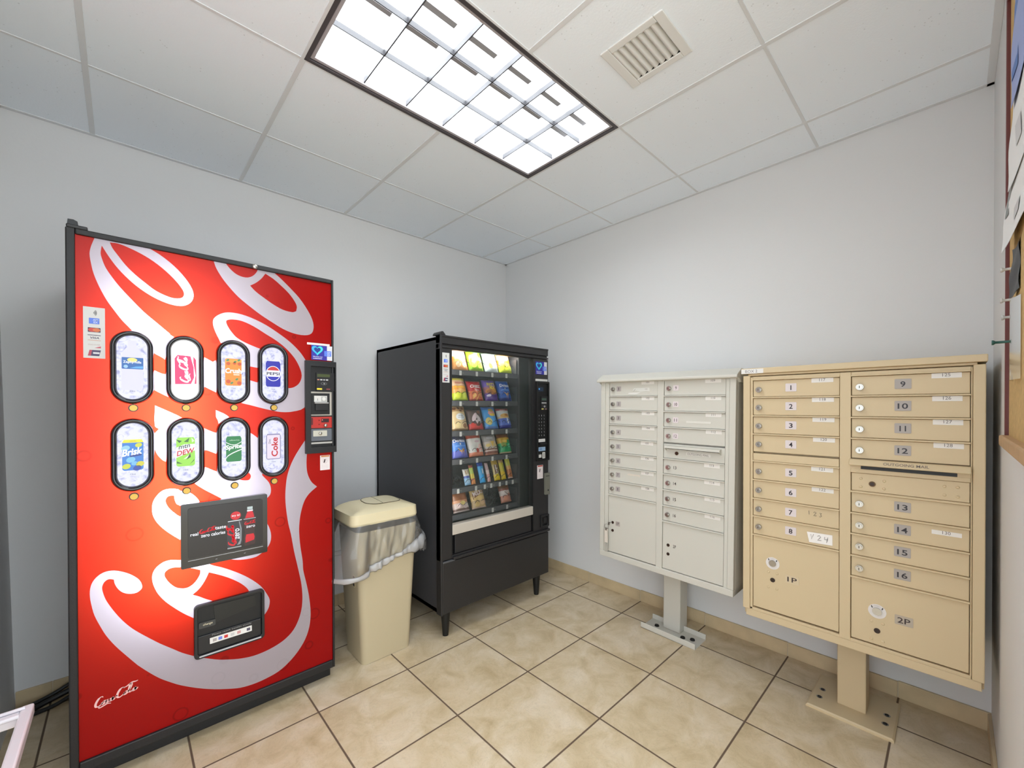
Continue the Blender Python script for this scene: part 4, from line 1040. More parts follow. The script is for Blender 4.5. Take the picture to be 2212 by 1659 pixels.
# shelves, price tags and coils
TAGS = [[-0.273, -0.146, -0.017, 0.108]] * 4 + [[-0.293, -0.206, -0.155, -0.083, -0.029, 0.046, 0.106, 0.164], [-0.261, -0.125, -0.016, 0.112]]
TZ = [1.578, 1.389, 1.203, 1.030, 0.854, 0.692]
TYF = -0.345
tagm = flat(214, 216, 210); tagm2 = flat(180, 182, 178)
for r_ in range(6):
    z = TZ[r_]
    b = MB().box(-0.415, 0.220, TYF, -0.03, z - .016, z - .012, TRAY)
    b.box(-0.335, 0.216, TYF - .006, TYF, z - .028, z, TRAY); b.box(-0.335, 0.216, TYF - .009, TYF - .004, z - .002, z + .002, TRAY); b.box(-0.335, 0.216, TYF - .009, TYF - .004, z - .030, z - .026, TRAY)
    b.box(0.209, 0.214, TYF, -0.05, z - .014, z + .10, TRAY)
    tray = b.build('shelf_tray', t)
    for q, u in enumerate(TAGS[r_]):
        if (r_, q) in ((4, 1), (5, 0), (5, 1)): continue
        g_ = MB().prism(rrect(u - .0085, u + .0085, z - .031, z - .003, .001), TYF - .0105, TYF - .0098, tagm)
        for kk in range(3): g_.poly([rrect(u - .005, u + .005, z - .010 - .007 * kk, z - .0085 - .007 * kk, .0003)], TYF - .0108, flat(150, 150, 150))
        g_.poly([rrect(u + .013, u + .026, z - .022, z - .010, .001)], TYF - .0096, DKGREY); g_.text(str((r_ + 1)) + str(q * 2), u + .0195, z - .016, .009, TYF - .0100, tagm2)
        g_.build('price_tag', tray)
    cols = [u + .028 for u in TAGS[r_]] if r_ != 4 else [-0.265, -0.190, -0.145, -0.068, -0.015, 0.058, 0.116, 0.178]
    for q, u in enumerate(cols):
        pair = (-.030, .030) if r_ != 4 else (0,)
        if r_ == 4: rad = .036 if q == 0 else .020
        else: rad = .029
        for du_ in pair:
            pts = []
            turns = 5
            sg = -1 if du_ < 0 else 1
            for s_ in range(turns * 14 + 1):
                a = 2 * PI * s_ / 14
                pts.append((u + du_ + sg * rad * math.cos(a + .6), TYF + .004 + .056 * s_ / 14, z + rad + .001 + rad * math.sin(a + .6)))
            w_ = MB().tube(pts, .0015, WIRE, seg=5); w_.build('spiral_coil', tray)

# stickers and control column
b = MB(); card_sticker(b, wX(-1.291), wX(-1.239), 1.494, 1.666, YF - .0012); b.build('card_sticker', t)
b = MB(); heart_sticker(b, wX(-0.512), wX(-0.395), 1.582, 1.672, YF - .0012); b.build('heart_sticker', t)
b = MB().prism(rrect(wX(-0.513), wX(-0.392), 1.534, 1.549, .001), YF - .004, YF, flat(206, 204, 198)); b.build('instruction_strip', t)
b = MB()
kx0, kx1, kz0, kz1 = wX(-0.512), wX(-0.380), 0.968, 1.532
b.ring(rrect(kx0, kx1, kz0, kz1, .008), rrect(kx0 + .012, kx1 - .010, kz0 + .012, kz1 - .014, .006), YF - .014, YF, DARK)
b.prism(rrect(kx0 + .010, kx1 - .008, kz0 + .010, kz1 - .012, .006), YF - .003, YF, DARK)
kp = b.build('control_panel', t, bevel=.002)
b = MB().prism(rrect(kx0 + .022, kx0 + .074, 1.462, 1.492, .002), YF - .006, YF - .002, flat(22, 40, 62)); b.poly([ellipse(kx0 + .031, 1.478, .006, .005)], YF - .0064, glow(70, 150, 214, 1.0)); b.build('blue_display', kp)
b = MB().prism(rrect(kx0 + .050, kx1 - .012, 1.330, 1.428, .004), YF - .008, YF - .002, SATIN)
b.prism(rrect(kx0 + .054, kx0 + .104, 1.398, 1.414, .001), YF - .0088, YF - .007, flat(58, 78, 66))
for q in range(4): b.poly([rrect(kx0 + .054 + .013 * q, kx0 + .064 + .013 * q, 1.376, 1.384, .001)], YF - .0086, flat(196, 196, 196))
b.poly([ellipse(kx0 + .084, 1.355, .010, .007)], YF - .0086, flat(150, 150, 150))
b.poly([rrect(kx0 + .052, kx0 + .074, 1.333, 1.341, .001)], YF - .0086, flat(206, 196, 110)); b.poly([rrect(kx0 + .088, kx0 + .106, 1.333, 1.340, .001)], YF - .0086, flat(150, 110, 104))
b.build('card_reader', kp)
b = MB()
for i in range(7):
    for j in range(3):
        b.prism(rrect(kx0 + .020 + .026 * j, kx0 + .036 + .026 * j, 1.290 - .0235 * i - .008, 1.290 - .0235 * i + .008, .002), YF - .007, YF - .002, SATIN)
        b.text('ABC123DEF456GHJ789*0#'[i * 3 + j], kx0 + .028 + .026 * j, 1.290 - .0235 * i, .009, YF - .0074, flat(206, 206, 206))
b.build('keypad', kp)
b = MB().prism(rrect(kx0 + .026, kx0 + .092, 1.102, 1.124, .001), YF - .006, YF - .002, flat(214, 212, 208)); b.box(kx0 + .026, kx0 + .10, YF - .020, YF - .002, 1.084, 1.096, SATIN)
b.prism(rrect(kx0 + .026, kx0 + .096, 1.038, 1.066, .001), YF - .005, YF - .002, flat(150, 180, 210)); b.poly([rrect(kx0 + .032, kx0 + .06, 1.044, 1.060, .001)], YF - .0056, flat(120, 150, 190))
b.build('bill_acceptor', kp)
b = MB().prism(rrect(kx0 + .028, kx0 + .054, .992, 1.014, .001), YF - .006, YF - .002, flat(206, 204, 198)); b.prism(rrect(kx0 + .066, kx0 + .092, .984, 1.028, .001), YF - .006, YF - .002, flat(212, 210, 204))
b.box(kx0 + .076, kx0 + .082, YF - .0064, YF - .005, .990, 1.022, INK); b.build('coin_slot', kp)
b = MB(); service_tag(b, wX(-0.498), wX(-0.438), .842, .938, YF - .0012, (176, 60, 40)); b.build('service_sticker', t)
b = MB().prism(rrect(wX(-0.425), wX(-0.376), .722, .876, .003), YF - .012, YF, M('handle_plate_olive_grey', (132, 132, 120), .4, metal=.4)); b.box(wX(-0.419), wX(-0.382), YF - .0126, YF - .011, .852, .858, DKGREY); b.dome(wX(-0.395), .752, .006, YF - .012, .005, DARK); b.build('lock_handle', t, bevel=.002)
b = MB(); b.ring(rrect(wX(-0.468), wX(-0.382), .492, .580, .006), rrect(wX(-0.455), wX(-0.397), .505, .567, .006), YF - .010, YF, SATIN)
b.prism(rrect(wX(-0.456), wX(-0.396), .504, .568, .006), YF - .001, YF, DARK); b.box(wX(-0.437), wX(-0.402), YF - .006, YF, .520, .560, SATIN); b.build('coin_return', t, bevel=.001)

# ------------------------------------------------------------------ snacks
def bag_surface(w, h, d, seed):
    rnd = random.Random(seed)
    ph = [rnd.uniform(0, 6) for _ in range(6)]
    def prof(u, v):            # u -1..1, v 0..1
        a = max(0.0, 1 - abs(u) ** 2.4) ** 0.62
        vv = abs(2 * v - 1)
        c_ = max(0.0, 1 - vv ** 5) ** 0.8
        wr = 1 + .10 * math.sin(5 * u + ph[0] + 4 * v) + .07 * math.sin(11 * v + ph[1] - 3 * u) + .05 * math.sin(9 * u - 7 * v + ph[2])
        return d / 2 * a * c_ * wr
    def width(v):
        vv = abs(2 * v - 1)
        return w / 2 * (.93 + .07 * vv ** 3)
    return prof, width
def snack_bag(name, label, cat, loc, w, h, d, bands, marks=(), words=(), tilt=20, yaw=0, seed=1, group=None, rib=False):
    """A sealed pouch: pillow body, crimped seals, printed bands (v0, v1, colour), marks and words."""
    prof, width = bag_surface(w, h, d, seed)
    b = MB()
    nu, nv = 12, 30
    for side in (-1, 1):
        vs = [((-1 + 2 * i / nu) * width(j / nv), side * prof(-1 + 2 * i / nu, j / nv), h * j / nv) for j in range(nv + 1) for i in range(nu + 1)]
        for j in range(nv):
            v = (j + .5) / nv
            colr = bands[-1][2]
            for v0, v1, c_ in bands:
                if v0 <= v < v1: colr = c_; break
            fs = []
            for i in range(nu):
                a = j * (nu + 1) + i
                q = (a, a + 1, a + nu + 2, a + nu + 1)
                fs.append(q if side < 0 else q[::-1])
            b.add(vs, fs, M('foil_%d_%d_%d' % colr, colr, .28, spec=.6), True)
    # join duplicate vertices of the strips later through remove doubles
    for kind, u, v, ru, rv, c_, *rest in marks:
        rot = rest[0] if rest else 0
        if kind == 'e': lp = ellipse(0, 0, ru, rv, 20, 0)
        elif kind == 't': lp = [(-ru, -rv), (ru, -rv), (0, rv)]
        elif kind == 'v': lp = [(-ru, rv), (0, -rv), (ru, rv)]
        else: lp = rrect(-ru, ru, -rv, rv, min(ru, rv) * .3, 3)
        cs, sn = math.cos(rot), math.sin(rot)
        ring0 = [(u + p[0] * cs - p[1] * sn, v + (p[0] * sn + p[1] * cs)) for p in lp]
        lay = .0006 + .0002 * marks.index((kind, u, v, ru, rv, c_, *rest))
        V = []; N_ = len(ring0)
        for s_ in (1.0, .66, .33):
            V += [(u + (p[0] - u) * s_, v + (p[1] - v) * s_) for p in ring0]
        V.append((u, v))
        pts = [(max(-1, min(1, p[0])) * width(max(0, min(1, p[1]))), -prof(max(-1, min(1, p[0])), max(0, min(1, p[1]))) - lay, h * max(0, min(1, p[1]))) for p in V]
        fs = [(r * N_ + i, r * N_ + (i + 1) % N_, (r + 1) * N_ + (i + 1) % N_, (r + 1) * N_ + i) for r in range(2) for i in range(N_)] + [(2 * N_ + i, 2 * N_ + (i + 1) % N_, 3 * N_) for i in range(N_)]
        b.add(pts, fs, flat(*c_, rough=.3), True)
    for s_, u, v, hh, ww, c_, *rest in words:
        rot = rest[0] if rest else 0
        def place(px, pz):
            vv = max(0, min(1, pz / h)); uu = max(-1, min(1, px / width(vv)))
            return (px, -prof(uu, vv) - .0022, pz)
        b.text(s_, u * w / 2, v * h, hh, 0, flat(*c_, rough=.3), bold=.03, w=ww, rot=rot, place=place)
    o = b.build(name)
    import bmesh
    bm = bmesh.new(); bm.from_mesh(o.data)
    bmesh.ops.remove_doubles(bm, verts=bm.verts, dist=1e-6)
    bm.to_mesh(o.data); bm.free()
    o.location = loc
    o.rotation_euler = (math.radians(-tilt), 0, math.radians(yaw))
    return tag(o, label, cat, group)
def slot(r_, q, off=0.0):
    return (NX + TAGS[r_][q] + .028 + off, NY + TYF + .028, TZ[r_] + .001)
ORG, LIME, YEL = (226, 140, 56), (150, 206, 30), (238, 214, 60)
WHT = (226, 226, 222); BLUE = (40, 92, 190)
GB = 'snack bags in the vending machine'
DOR = lambda: [('v', .0, .26, .42, .16, (226, 180, 100)), ('v', .28, .22, .22, .14, (206, 150, 80)), ('e', .0, .50, .7, .035, (110, 166, 236)), ('v', .0, .56, .12, .05, WHT)]
CH = (232, 196, 120)
snack_bag('snack_bag', 'orange snack bag with a pale grey band, at the left end of the top shelf', 'snack bag', slot(0, 0), .125, .165, .045,
  [(0, .36, (222, 156, 88)), (.36, .52, (228, 140, 60)), (.52, .76, (198, 198, 188)), (.76, .96, (230, 150, 70)), (.96, 1.1, (236, 220, 190))],
  [('e', -.35, .22, .3, .12, (238, 206, 160)), ('e', .4, .24, .3, .13, (232, 196, 150)), ('r', .05, .64, .7, .05, (170, 176, 176))], seed=3, group=GB)
snack_bag('snack_bag', 'lime green snack bag with a white swirl on the top shelf', 'snack bag', slot(0, 1), .125, .155, .05,
  [(0, .08, (150, 180, 60)), (.08, 1.1, (146, 204, 40))],
  [('e', .0, .52, .75, .12, (110, 186, 70)), ('e', -.25, .56, .45, .05, (236, 244, 226), .4), ('e', .5, .50, .3, .04, (236, 244, 226), -.3), ('e', -.45, .26, .32, .14, (214, 226, 90)), ('e', .4, .24, .34, .14, (222, 226, 110)), ('e', .05, .78, .25, .05, (214, 236, 214))], seed=5, group=GB)
snack_bag('snack_bag', 'pale mint white chip bag on the top shelf', 'snack bag', slot(0, 2), .122, .160, .05,
  [(0, .45, (208, 222, 220)), (.45, .56, (180, 204, 186)), (.56, 1.1, (206, 224, 226))],
  [('e', .1, .70, .42, .12, (186, 196, 204)), ('e', -.25, .28, .28, .13, (206, 206, 110)), ('e', .45, .26, .26, .12, (232, 222, 180)), ('e', .5, .52, .25, .04, (240, 244, 240))], seed=7, group=GB)
def chips_melon(loc, label, seed):
    return snack_bag('snack_bag', label, 'snack bag', loc, .122, .158, .05,
      [(0, .05, (120, 150, 40)), (.05, .30, (196, 214, 50)), (.30, .42, (230, 170, 90)), (.42, .60, (232, 150, 40)), (.60, .82, (232, 190, 150)), (.82, .93, (228, 214, 80)), (.93, 1.1, (160, 150, 70))],
      [('e', -.4, .20, .36, .12, (220, 230, 60)), ('e', .45, .22, .36, .13, (206, 220, 80)), ('e', .0, .38, .3, .10, (240, 190, 100)), ('e', 0, .54, .8, .03, (244, 190, 60)), ('r', .05, .72, .62, .04, (206, 130, 110))], seed=seed, group=GB)
chips_melon(slot(0, 3), 'orange and lime striped chip bag at the right end of the top shelf', 9)
snack_bag('snack_bag', 'red snack bag half hidden behind the lime green one on the top shelf', 'snack bag', (NX - .160, NY - .20, TZ[0] + .001), .17, .172, .03,
  [(0, 1.1, (200, 52, 52))], [('r', .1, .9, .6, .05, (226, 110, 100))], tilt=4, seed=10, group=GB)
chips_melon(slot(1, 0), 'orange and lime striped chip bag at the left end of the second shelf', 12)
snack_bag('snack_bag', 'red cracker bag with white lettering on the second shelf', 'snack bag', slot(1, 1), .120, .138, .045,
  [(0, .06, (180, 60, 50)), (.06, .46, (214, 110, 66)), (.46, 1.1, (192, 34, 40))],
  [('r', -.4, .22, .22, .09, (240, 190, 110), .3), ('r', .35, .30, .2, .09, (236, 160, 80), -.3), ('r', .05, .14, .2, .07, (240, 180, 100), .6), ('r', .1, .50, .3, .022, (240, 220, 210))], [('CHEEZ', -.04, .68, .020, .078, (240, 236, 230))], seed=14, group=GB)
snack_bag('snack_bag', 'purple snack bag with yellow lettering on the second shelf', 'snack bag', slot(1, 2), .118, .150, .05,
  [(0, .34, (90, 50, 150)), (.34, .62, (150, 90, 110)), (.62, 1.1, (110, 80, 180))],
  [('e', .0, .42, .85, .16, (190, 120, 50)), ('e', -.4, .40, .35, .08, (150, 84, 40)), ('e', .45, .46, .35, .10, (214, 150, 60)), ('e', -.55, .22, .3, .05, (226, 216, 236)), ('e', .2, .20, .5, .06, (70, 30, 130))],
  [('PARTY', 0, .74, .024, .062, (236, 220, 50)), ('MIX', .1, .59, .024, .042, (240, 214, 40))], seed=16, group=GB)
snack_bag('snack_bag', 'blue tortilla chip bag at the right end of the second shelf', 'snack bag', slot(1, 3), .120, .150, .05,
  [(0, .12, (30, 50, 130)), (.12, .9, (36, 92, 186)), (.9, 1.1, (60, 110, 200))], DOR(), [('Doritos', 0, .72, .022, .082, (240, 244, 250))], seed=18, group=GB)
snack_bag('snack_bag', 'tan cookie bag with a white oval label on the third shelf', 'snack bag', slot(2, 0), .128, .165, .045,
  [(0, .08, (150, 120, 84)), (.08, .72, (222, 196, 146)), (.72, .95, (190, 150, 100)), (.95, 1.1, (206, 176, 126))],
  [('e', .12, .52, .56, .14, (224, 228, 228)), ('e', -.5, .84, .2, .05, (120, 76, 46)), ('e', .0, .86, .2, .05, (110, 70, 44)), ('e', .5, .85, .22, .05, (120, 76, 46)), ('e', .25, .76, .2, .04, (126, 84, 52)), ('e', .45, .16, .26, .09, (150, 110, 76)), ('e', -.35, .20, .3, .13, (232, 210, 150)), ('r', .12, .56, .28, .012, (120, 130, 140)), ('r', .12, .49, .36, .012, (150, 160, 170))], seed=20, group=GB)
snack_bag('snack_bag', 'dark brown cookie bag with a pink heart and red base on the third shelf', 'snack bag', slot(2, 1), .124, .140, .045,
  [(0, .26, (204, 50, 46)), (.26, 1.1, (92, 74, 70))],
  [('e', -.22, .58, .40, .14, (222, 200, 202), .4), ('e', .36, .50, .36, .15, (232, 220, 220), -.4), ('v', .06, .36, .5, .16, (226, 206, 206)), ('e', .5, .82, .25, .08, (140, 96, 76)), ('e', .1, .22, .28, .08, (96, 50, 44)), ('e', -.6, .20, .22, .13, (230, 60, 50))], seed=22, group=GB)
snack_bag('snack_bag', 'sky blue cookie bag with a yellow disc on the third shelf', 'snack bag', slot(2, 2), .122, .158, .045,
  [(0, .10, (90, 130, 200)), (.10, .82, (70, 160, 226)), (.82, 1.1, (60, 120, 200))],
  [('e', -.42, .32, .44, .17, (226, 214, 130)), ('e', .2, .68, .55, .12, (226, 160, 150)), ('e', .1, .80, .4, .07, (180, 160, 90)), ('e', .25, .60, .45, .06, (238, 206, 80)), ('e', .7, .30, .2, .16, (20, 130, 214))], [], seed=24, group=GB)
snack_bag('snack_bag', 'white cracker bag with red top and blue base on the third shelf', 'snack bag', slot(2, 3), .118, .145, .045,
  [(0, .12, (44, 50, 150)), (.12, .46, (90, 120, 210)), (.46, .56, (226, 200, 160)), (.56, .86, (212, 216, 212)), (.86, 1.1, (176, 76, 84))],
  [('e', .0, .60, .7, .10, (224, 176, 100)), ('e', .2, .62, .3, .05, (180, 120, 60)), ('e', .25, .34, .12, .16, (214, 226, 244))], [('RITZ', -.1, .86, .013, .052, (236, 200, 196))], seed=26, group=GB)
snack_bag('snack_bag', 'blue tortilla chip bag with a dark top on the fourth shelf', 'snack bag', slot(3, 0), .126, .150, .05,
  [(0, .30, (96, 104, 190)), (.30, .62, (70, 130, 214)), (.62, .72, (60, 110, 190)), (.72, 1.1, (58, 60, 86))], DOR(), [('Doritos', -.05, .72, .021, .084, (226, 226, 232))], seed=28, group=GB)
snack_bag('snack_bag', 'white snack bag with an orange red top and base on the fourth shelf', 'snack bag', slot(3, 1), .124, .155, .05,
  [(0, .18, (220, 130, 96)), (.18, .76, (222, 218, 210)), (.76, 1.1, (190, 86, 62))],
  [('e', -.45, .36, .35, .16, (214, 214, 206)), ('e', .5, .36, .32, .16, (226, 190, 180)), ('e', .05, .24, .2, .10, (190, 70, 56)), ('e', .1, .62, .3, .05, (206, 180, 184))], seed=30, group=GB)
snack_bag('snack_bag', 'grey snack bag with cheese yellow and brown stripes on the fourth shelf', 'snack bag', slot(3, 2), .122, .140, .045,
  [(0, .08, (206, 140, 110)), (.08, .16, (130, 72, 54)), (.16, .24, (214, 190, 180)), (.24, .31, (124, 84, 66)), (.31, .62, (210, 196, 180)), (.62, 1.1, (170, 164, 158))],
  [('v', .1, .50, .4, .15, (232, 196, 96)), ('e', -.5, .46, .3, .08, (226, 200, 120)), ('e', .6, .46, .28, .09, (226, 204, 140)), ('e', -.1, .82, .5, .06, (206, 204, 204))], seed=32, group=GB)
snack_bag('snack_bag', 'green snack bag with a gold top on the fourth shelf', 'snack bag', slot(3, 3), .118, .142, .05,
  [(0, .08, (206, 190, 150)), (.08, .50, (30, 160, 96)), (.50, .78, (206, 166, 50)), (.78, 1.1, (130, 80, 40))],
  [('e', -.35, .42, .4, .12, (150, 170, 80)), ('e', .5, .56, .3, .10, (40, 150, 80)), ('e', .4, .36, .2, .10, (90, 206, 150)), ('e', -.2, .60, .4, .06, (226, 196, 90))], seed=34, group=GB)
GC = 'slim bars on the fifth shelf'
def bar(q, label, w, h, bands, marks=(), words=(), seed=1, tilt=18, dx=0.0):
    u = [-0.265, -0.190, -0.145, -0.068, -0.015, 0.058, 0.116, 0.178][q]
    return snack_bag('candy_bar', label, 'candy bar', (NX + u + dx, NY + TYF + .026, TZ[4] + .001), w, h, .022, bands, marks, words, tilt=tilt, seed=seed, group=GC)
bar(1, 'short blue and white bar beside the empty coil on the fifth shelf', .050, .105, [(0, .44, (150, 196, 230)), (.44, .56, (90, 110, 190)), (.56, 1.1, (226, 222, 214))], [('r', -.25, .78, .2, .12, (190, 160, 120)), ('r', .35, .80, .2, .12, (196, 170, 130)), ('e', 0, .25, .6, .14, (176, 214, 240))], seed=41)
bar(2, 'narrow bar of green, yellow and orange on the fifth shelf', .036, .128, [(0, .30, (226, 140, 70)), (.30, .52, (226, 206, 80)), (.52, .84, (186, 206, 90)), (.84, 1.1, (170, 96, 70))], [('e', .2, .12, .5, .08, (236, 160, 90))], seed=42)
bar(3, 'bright blue candy tube on the fifth shelf', .050, .138, [(0, .40, (30, 170, 240)), (.40, .80, (60, 170, 230)), (.80, 1.1, (36, 76, 180))], [('r', .25, .56, .22, .12, (214, 230, 244)), ('e', 0, .2, .7, .16, (20, 180, 250))], seed=43)
bar(4, 'thin pink stick on the fifth shelf', .028, .130, [(0, .4, (232, 176, 166)), (.4, .6, (236, 214, 206)), (.6, 1.1, (200, 170, 170))], seed=44)
bar(5, 'yellow and brown candy packet with white lettering on the fifth shelf', .058, .150, [(0, .28, (236, 206, 40)), (.28, .74, (200, 180, 110)), (.74, 1.1, (190, 156, 50))], [('e', .1, .2, .6, .12, (240, 216, 30)), ('r', 0, .5, .55, .22, (110, 74, 50))], [("m&m's", .02, .50, .020, .062, (244, 240, 230), -PI / 2)], seed=45)
bar(6, 'plain yellow candy packet on the fifth shelf', .046, .140, [(0, .40, (232, 200, 40)), (.40, .84, (214, 200, 60)), (.84, 1.1, (206, 170, 110))], [('e', .3, .55, .4, .2, (170, 180, 60))], seed=46)
bar(7, 'yellow green and orange bar at the right end of the fifth shelf', .046, .148, [(0, .08, (236, 200, 180)), (.08, .42, (206, 130, 70)), (.42, .60, (226, 170, 90)), (.60, .92, (196, 200, 90)), (.92, 1.1, (120, 60, 50))], [('r', -.1, .26, .22, .16, (170, 96, 50)), ('e', .2, .78, .5, .12, (210, 206, 80))], seed=47)
GD = 'snack bags on the bottom shelf'
snack_bag('snack_bag', 'crumpled brown and white snack bag at the left end of the bottom shelf', 'snack bag', slot(5, 0, -.004), .130, .128, .05,
  [(0, .08, (214, 196, 190)), (.08, .16, (110, 84, 76)), (.16, .42, (190, 170, 160)), (.42, .56, (206, 150, 110)), (.56, 1.1, (150, 96, 60))],
  [('e', .1, .42, .35, .10, (226, 206, 130)), ('e', -.4, .30, .25, .10, (222, 200, 196)), ('e', .6, .30, .22, .12, (206, 196, 190)), ('e', .35, .22, .25, .08, (214, 196, 192)), ('e', -.2, .12, .5, .03, (96, 70, 64))], seed=51, tilt=24, group=GD)
snack_bag('snack_bag', 'tan candy bag with a brown label on the bottom shelf', 'snack bag', slot(5, 1), .122, .140, .045,
  [(0, .06, (220, 190, 170)), (.06, .36, (190, 160, 110)), (.36, .58, (222, 190, 120)), (.58, 1.1, (190, 160, 100))],
  [('r', .0, .70, .82, .14, (130, 84, 56), .18), ('e', -.4, .22, .32, .12, (206, 176, 110)), ('e', .3, .26, .3, .13, (210, 176, 130)), ('e', .7, .30, .2, .12, (206, 170, 140))], [('MILKS', -.05, .72, .030, .080, (226, 210, 206), .2)], seed=53, group=GD)
snack_bag('snack_bag', 'small brown and pink bag at the right end of the bottom shelf', 'snack bag', slot(5, 3), .100, .130, .045,
  [(0, .36, (206, 140, 116)), (.36, .62, (214, 200, 190)), (.62, .74, (150, 90, 76)), (.74, 1.1, (120, 84, 56))],
  [('e', -.2, .52, .5, .12, (226, 214, 206)), ('e', .5, .36, .3, .12, (196, 130, 110)), ('e', -.35, .22, .3, .08, (220, 150, 120)), ('e', .1, .44, .5, .025, (70, 44, 40), -.3)], seed=55, group=GD)

# ------------------------------------------------------------------ waste bin with its bag
BX, BY = -1.5815, -0.662
t = thing('trash_bin', 'slim beige trash bin with a swing lid between the two vending machines', 'trash bin', (BX, BY, 0))
def rxy(hx, hy, r, n=6, cx=0, cy=0): return [(p[0] + cx, p[1] + cy) for p in rrect(-hx, hx, -hy, hy, r, n)]
b = MB()
NL = 14
rings = []
for j in range(NL + 1):
    s = j / NL
    z = 0.705 * s
    hx = .139 + .036 * s; hy = .117 + .020 * s
    lp = rxy(hx, hy, .034)
    if j == 0:       # the foot is arched between its corners
        ring = []
        for x, y in lp:
            ax = max(0, 1 - (x / (hx * .80)) ** 2); ay = max(0, 1 - (y / (hy * .74)) ** 2)
            ring.append((x, y, 0.016 * max(ax if abs(y) > hy * .9 else 0, ay if abs(x) > hx * .9 else 0)))
        rings.append(ring)
    else: rings.append([(x, y, z) for x, y in lp])
n = len(rings[0])
b.add([q for r in rings for q in r], [(i * n + k, i * n + (k + 1) % n, (i + 1) * n + (k + 1) % n, (i + 1) * n + k) for i in range(NL) for k in range(n)], BINPLASTIC, True)
b.add([(x, y, .03) for x, y in rxy(.135, .113, .03)], [tuple(range(28))], BINPLASTIC)
b.build('body', t)
st = MB().prism(rrect(-0.012, 0.020, 0.405, 0.470, .004), -0.0, 0.0008, flat(206, 190, 150)); st.poly([rrect(-.006, .014, .43, .462, .002)], -.0004, flat(120, 50, 40)); st.poly([rrect(-.006, .014, .41, .425, .002)], -.0004, flat(60, 56, 60))
so = st.build('side_sticker', t); so.location = (-0.1632, -0.055, 0.0); so.rotation_euler = (0, 0, -PI / 2)
# lid
b = MB()
cxl = -.012
lo0 = rxy(.190, .137, .040, 6, cxl); lo1 = rxy(.193, .140, .040, 6, cxl); lo2 = rxy(.190, .137, .038, 6, cxl)
b.frustum(lo0, .738, lo1, .748, LIDPLASTIC, cap0=True, cap1=False, smooth=True); b.frustum(lo1, .748, lo2, .796, LIDPLASTIC, cap0=False, cap1=False, smooth=True)
def lidz(x, y):
    u = (x - cxl) / .190; v = y / .137
    z = .797 + .032 * (max(0, 1 - abs(u) ** 3) * (1 - .55 * max(0, -v) ** 1.5 - .45 * max(0, v) ** 3)) ** .8 if abs(u) < 1 else .797
    z += .010 * max(0, v) * (1 - max(0, v) ** 8)
    e = max(abs(u) ** 8, abs(v) ** 8)
    z = z * (1 - e) + .797 * e
    if u < -.70 and abs(v) < .75: z -= .034 * ((-u - .70) / .30) ** .7 * (1 - (v / .75) ** 2) * (1 - .6 * max(0, (-u - .93) / .07))
    return z
NU, NV = 26, 18
# concentric loops from the rim to the middle give the lid a clean edge
loopsN = 14
rings = []
for j in range(loopsN + 1):
    s = 1 - j / loopsN
    rings.append([(cxl + (p[0] - cxl) * s, p[1] * s, lidz(cxl + (p[0] - cxl) * s, p[1] * s) if j else .796) for p in lo2])
n = len(lo2)
b.add([q for r in rings for q in r], [(i * n + k, i * n + (k + 1) % n, (i + 1) * n + (k + 1) % n, (i + 1) * n + k) for i in range(loopsN) for k in range(n)], LIDPLASTIC, True)
lid = b.build('lid', t)
b = MB(); fl_ = []
ov = rrect(-.082, .122, -.070, .088, .062, 8)
rings = []
for j in range(9):
    s = 1 - j / 8
    rings.append([(.02 + (p[0] - .02) * s, .009 + (p[1] - .009) * s, lidz(.02 + (p[0] - .02) * s, .009 + (p[1] - .009) * s) + .0022) for p in ov])
n = len(ov)
b.add([q for r in rings for q in r], [(i * n + k, i * n + (k + 1) % n, (i + 1) * n + (k + 1) % n, (i + 1) * n + k) for i in range(8) for k in range(n)], M('flap_plastic', (212, 202, 170), .42), True)
b.build('swing_flap', lid)
b = MB(); b.tube([(p[0], p[1], lidz(p[0], p[1]) + .0012) for p in ov], .0022, M('lid_groove', (96, 86, 66), .7), seg=6, closed=True)
b.tube([(-.004 + .0 * k, -.068 + .153 * k / 10, lidz(-.004, -.068 + .153 * k / 10) + .0022) for k in range(11)], .0013, M('lid_groove'), seg=6)
b.build('flap_seam', lid)

# bag liner hanging out all round under the lid
rnd = random.Random(4)
b = MB(); hem = MB()
base = rxy(.178, .132, .045, 10, -.004)
# resample the loop evenly
def resample(lp, N):
    P = [Vector((p[0], p[1])) for p in lp]; P.append(P[0])
    L = [0]
    for i in range(len(P) - 1): L.append(L[-1] + (P[i + 1] - P[i]).length)
    out = []
    for k in range(N):
        d = L[-1] * k / N
        i = max(j for j in range(len(L) - 1) if L[j] <= d)
        s = (d - L[i]) / max(1e-9, L[i + 1] - L[i])
        out.append(P[i].lerp(P[i + 1], s))
    return out
NB = 150
lp = resample(base, NB)
nor = []
for k in range(NB):
    tn = (lp[(k + 1) % NB] - lp[k - 1]).normalized(); nor.append(Vector((tn.y, -tn.x)))
def bottom(p):
    u = p.x / .18
    z = .535 + .045 * u + (.02 if p.y > 0 else 0)
    if u > .5: z += .02 * (u - .5)
    return z
def lift(p):                       # how far the film stands off the bin
    u = p.x / .18
    return .010 + (.030 * max(0, u - .55) / .45) + (.085 * max(0, -u - .60) / .40 if p.y > -0.2 else 0)
LV = 12
rows = []
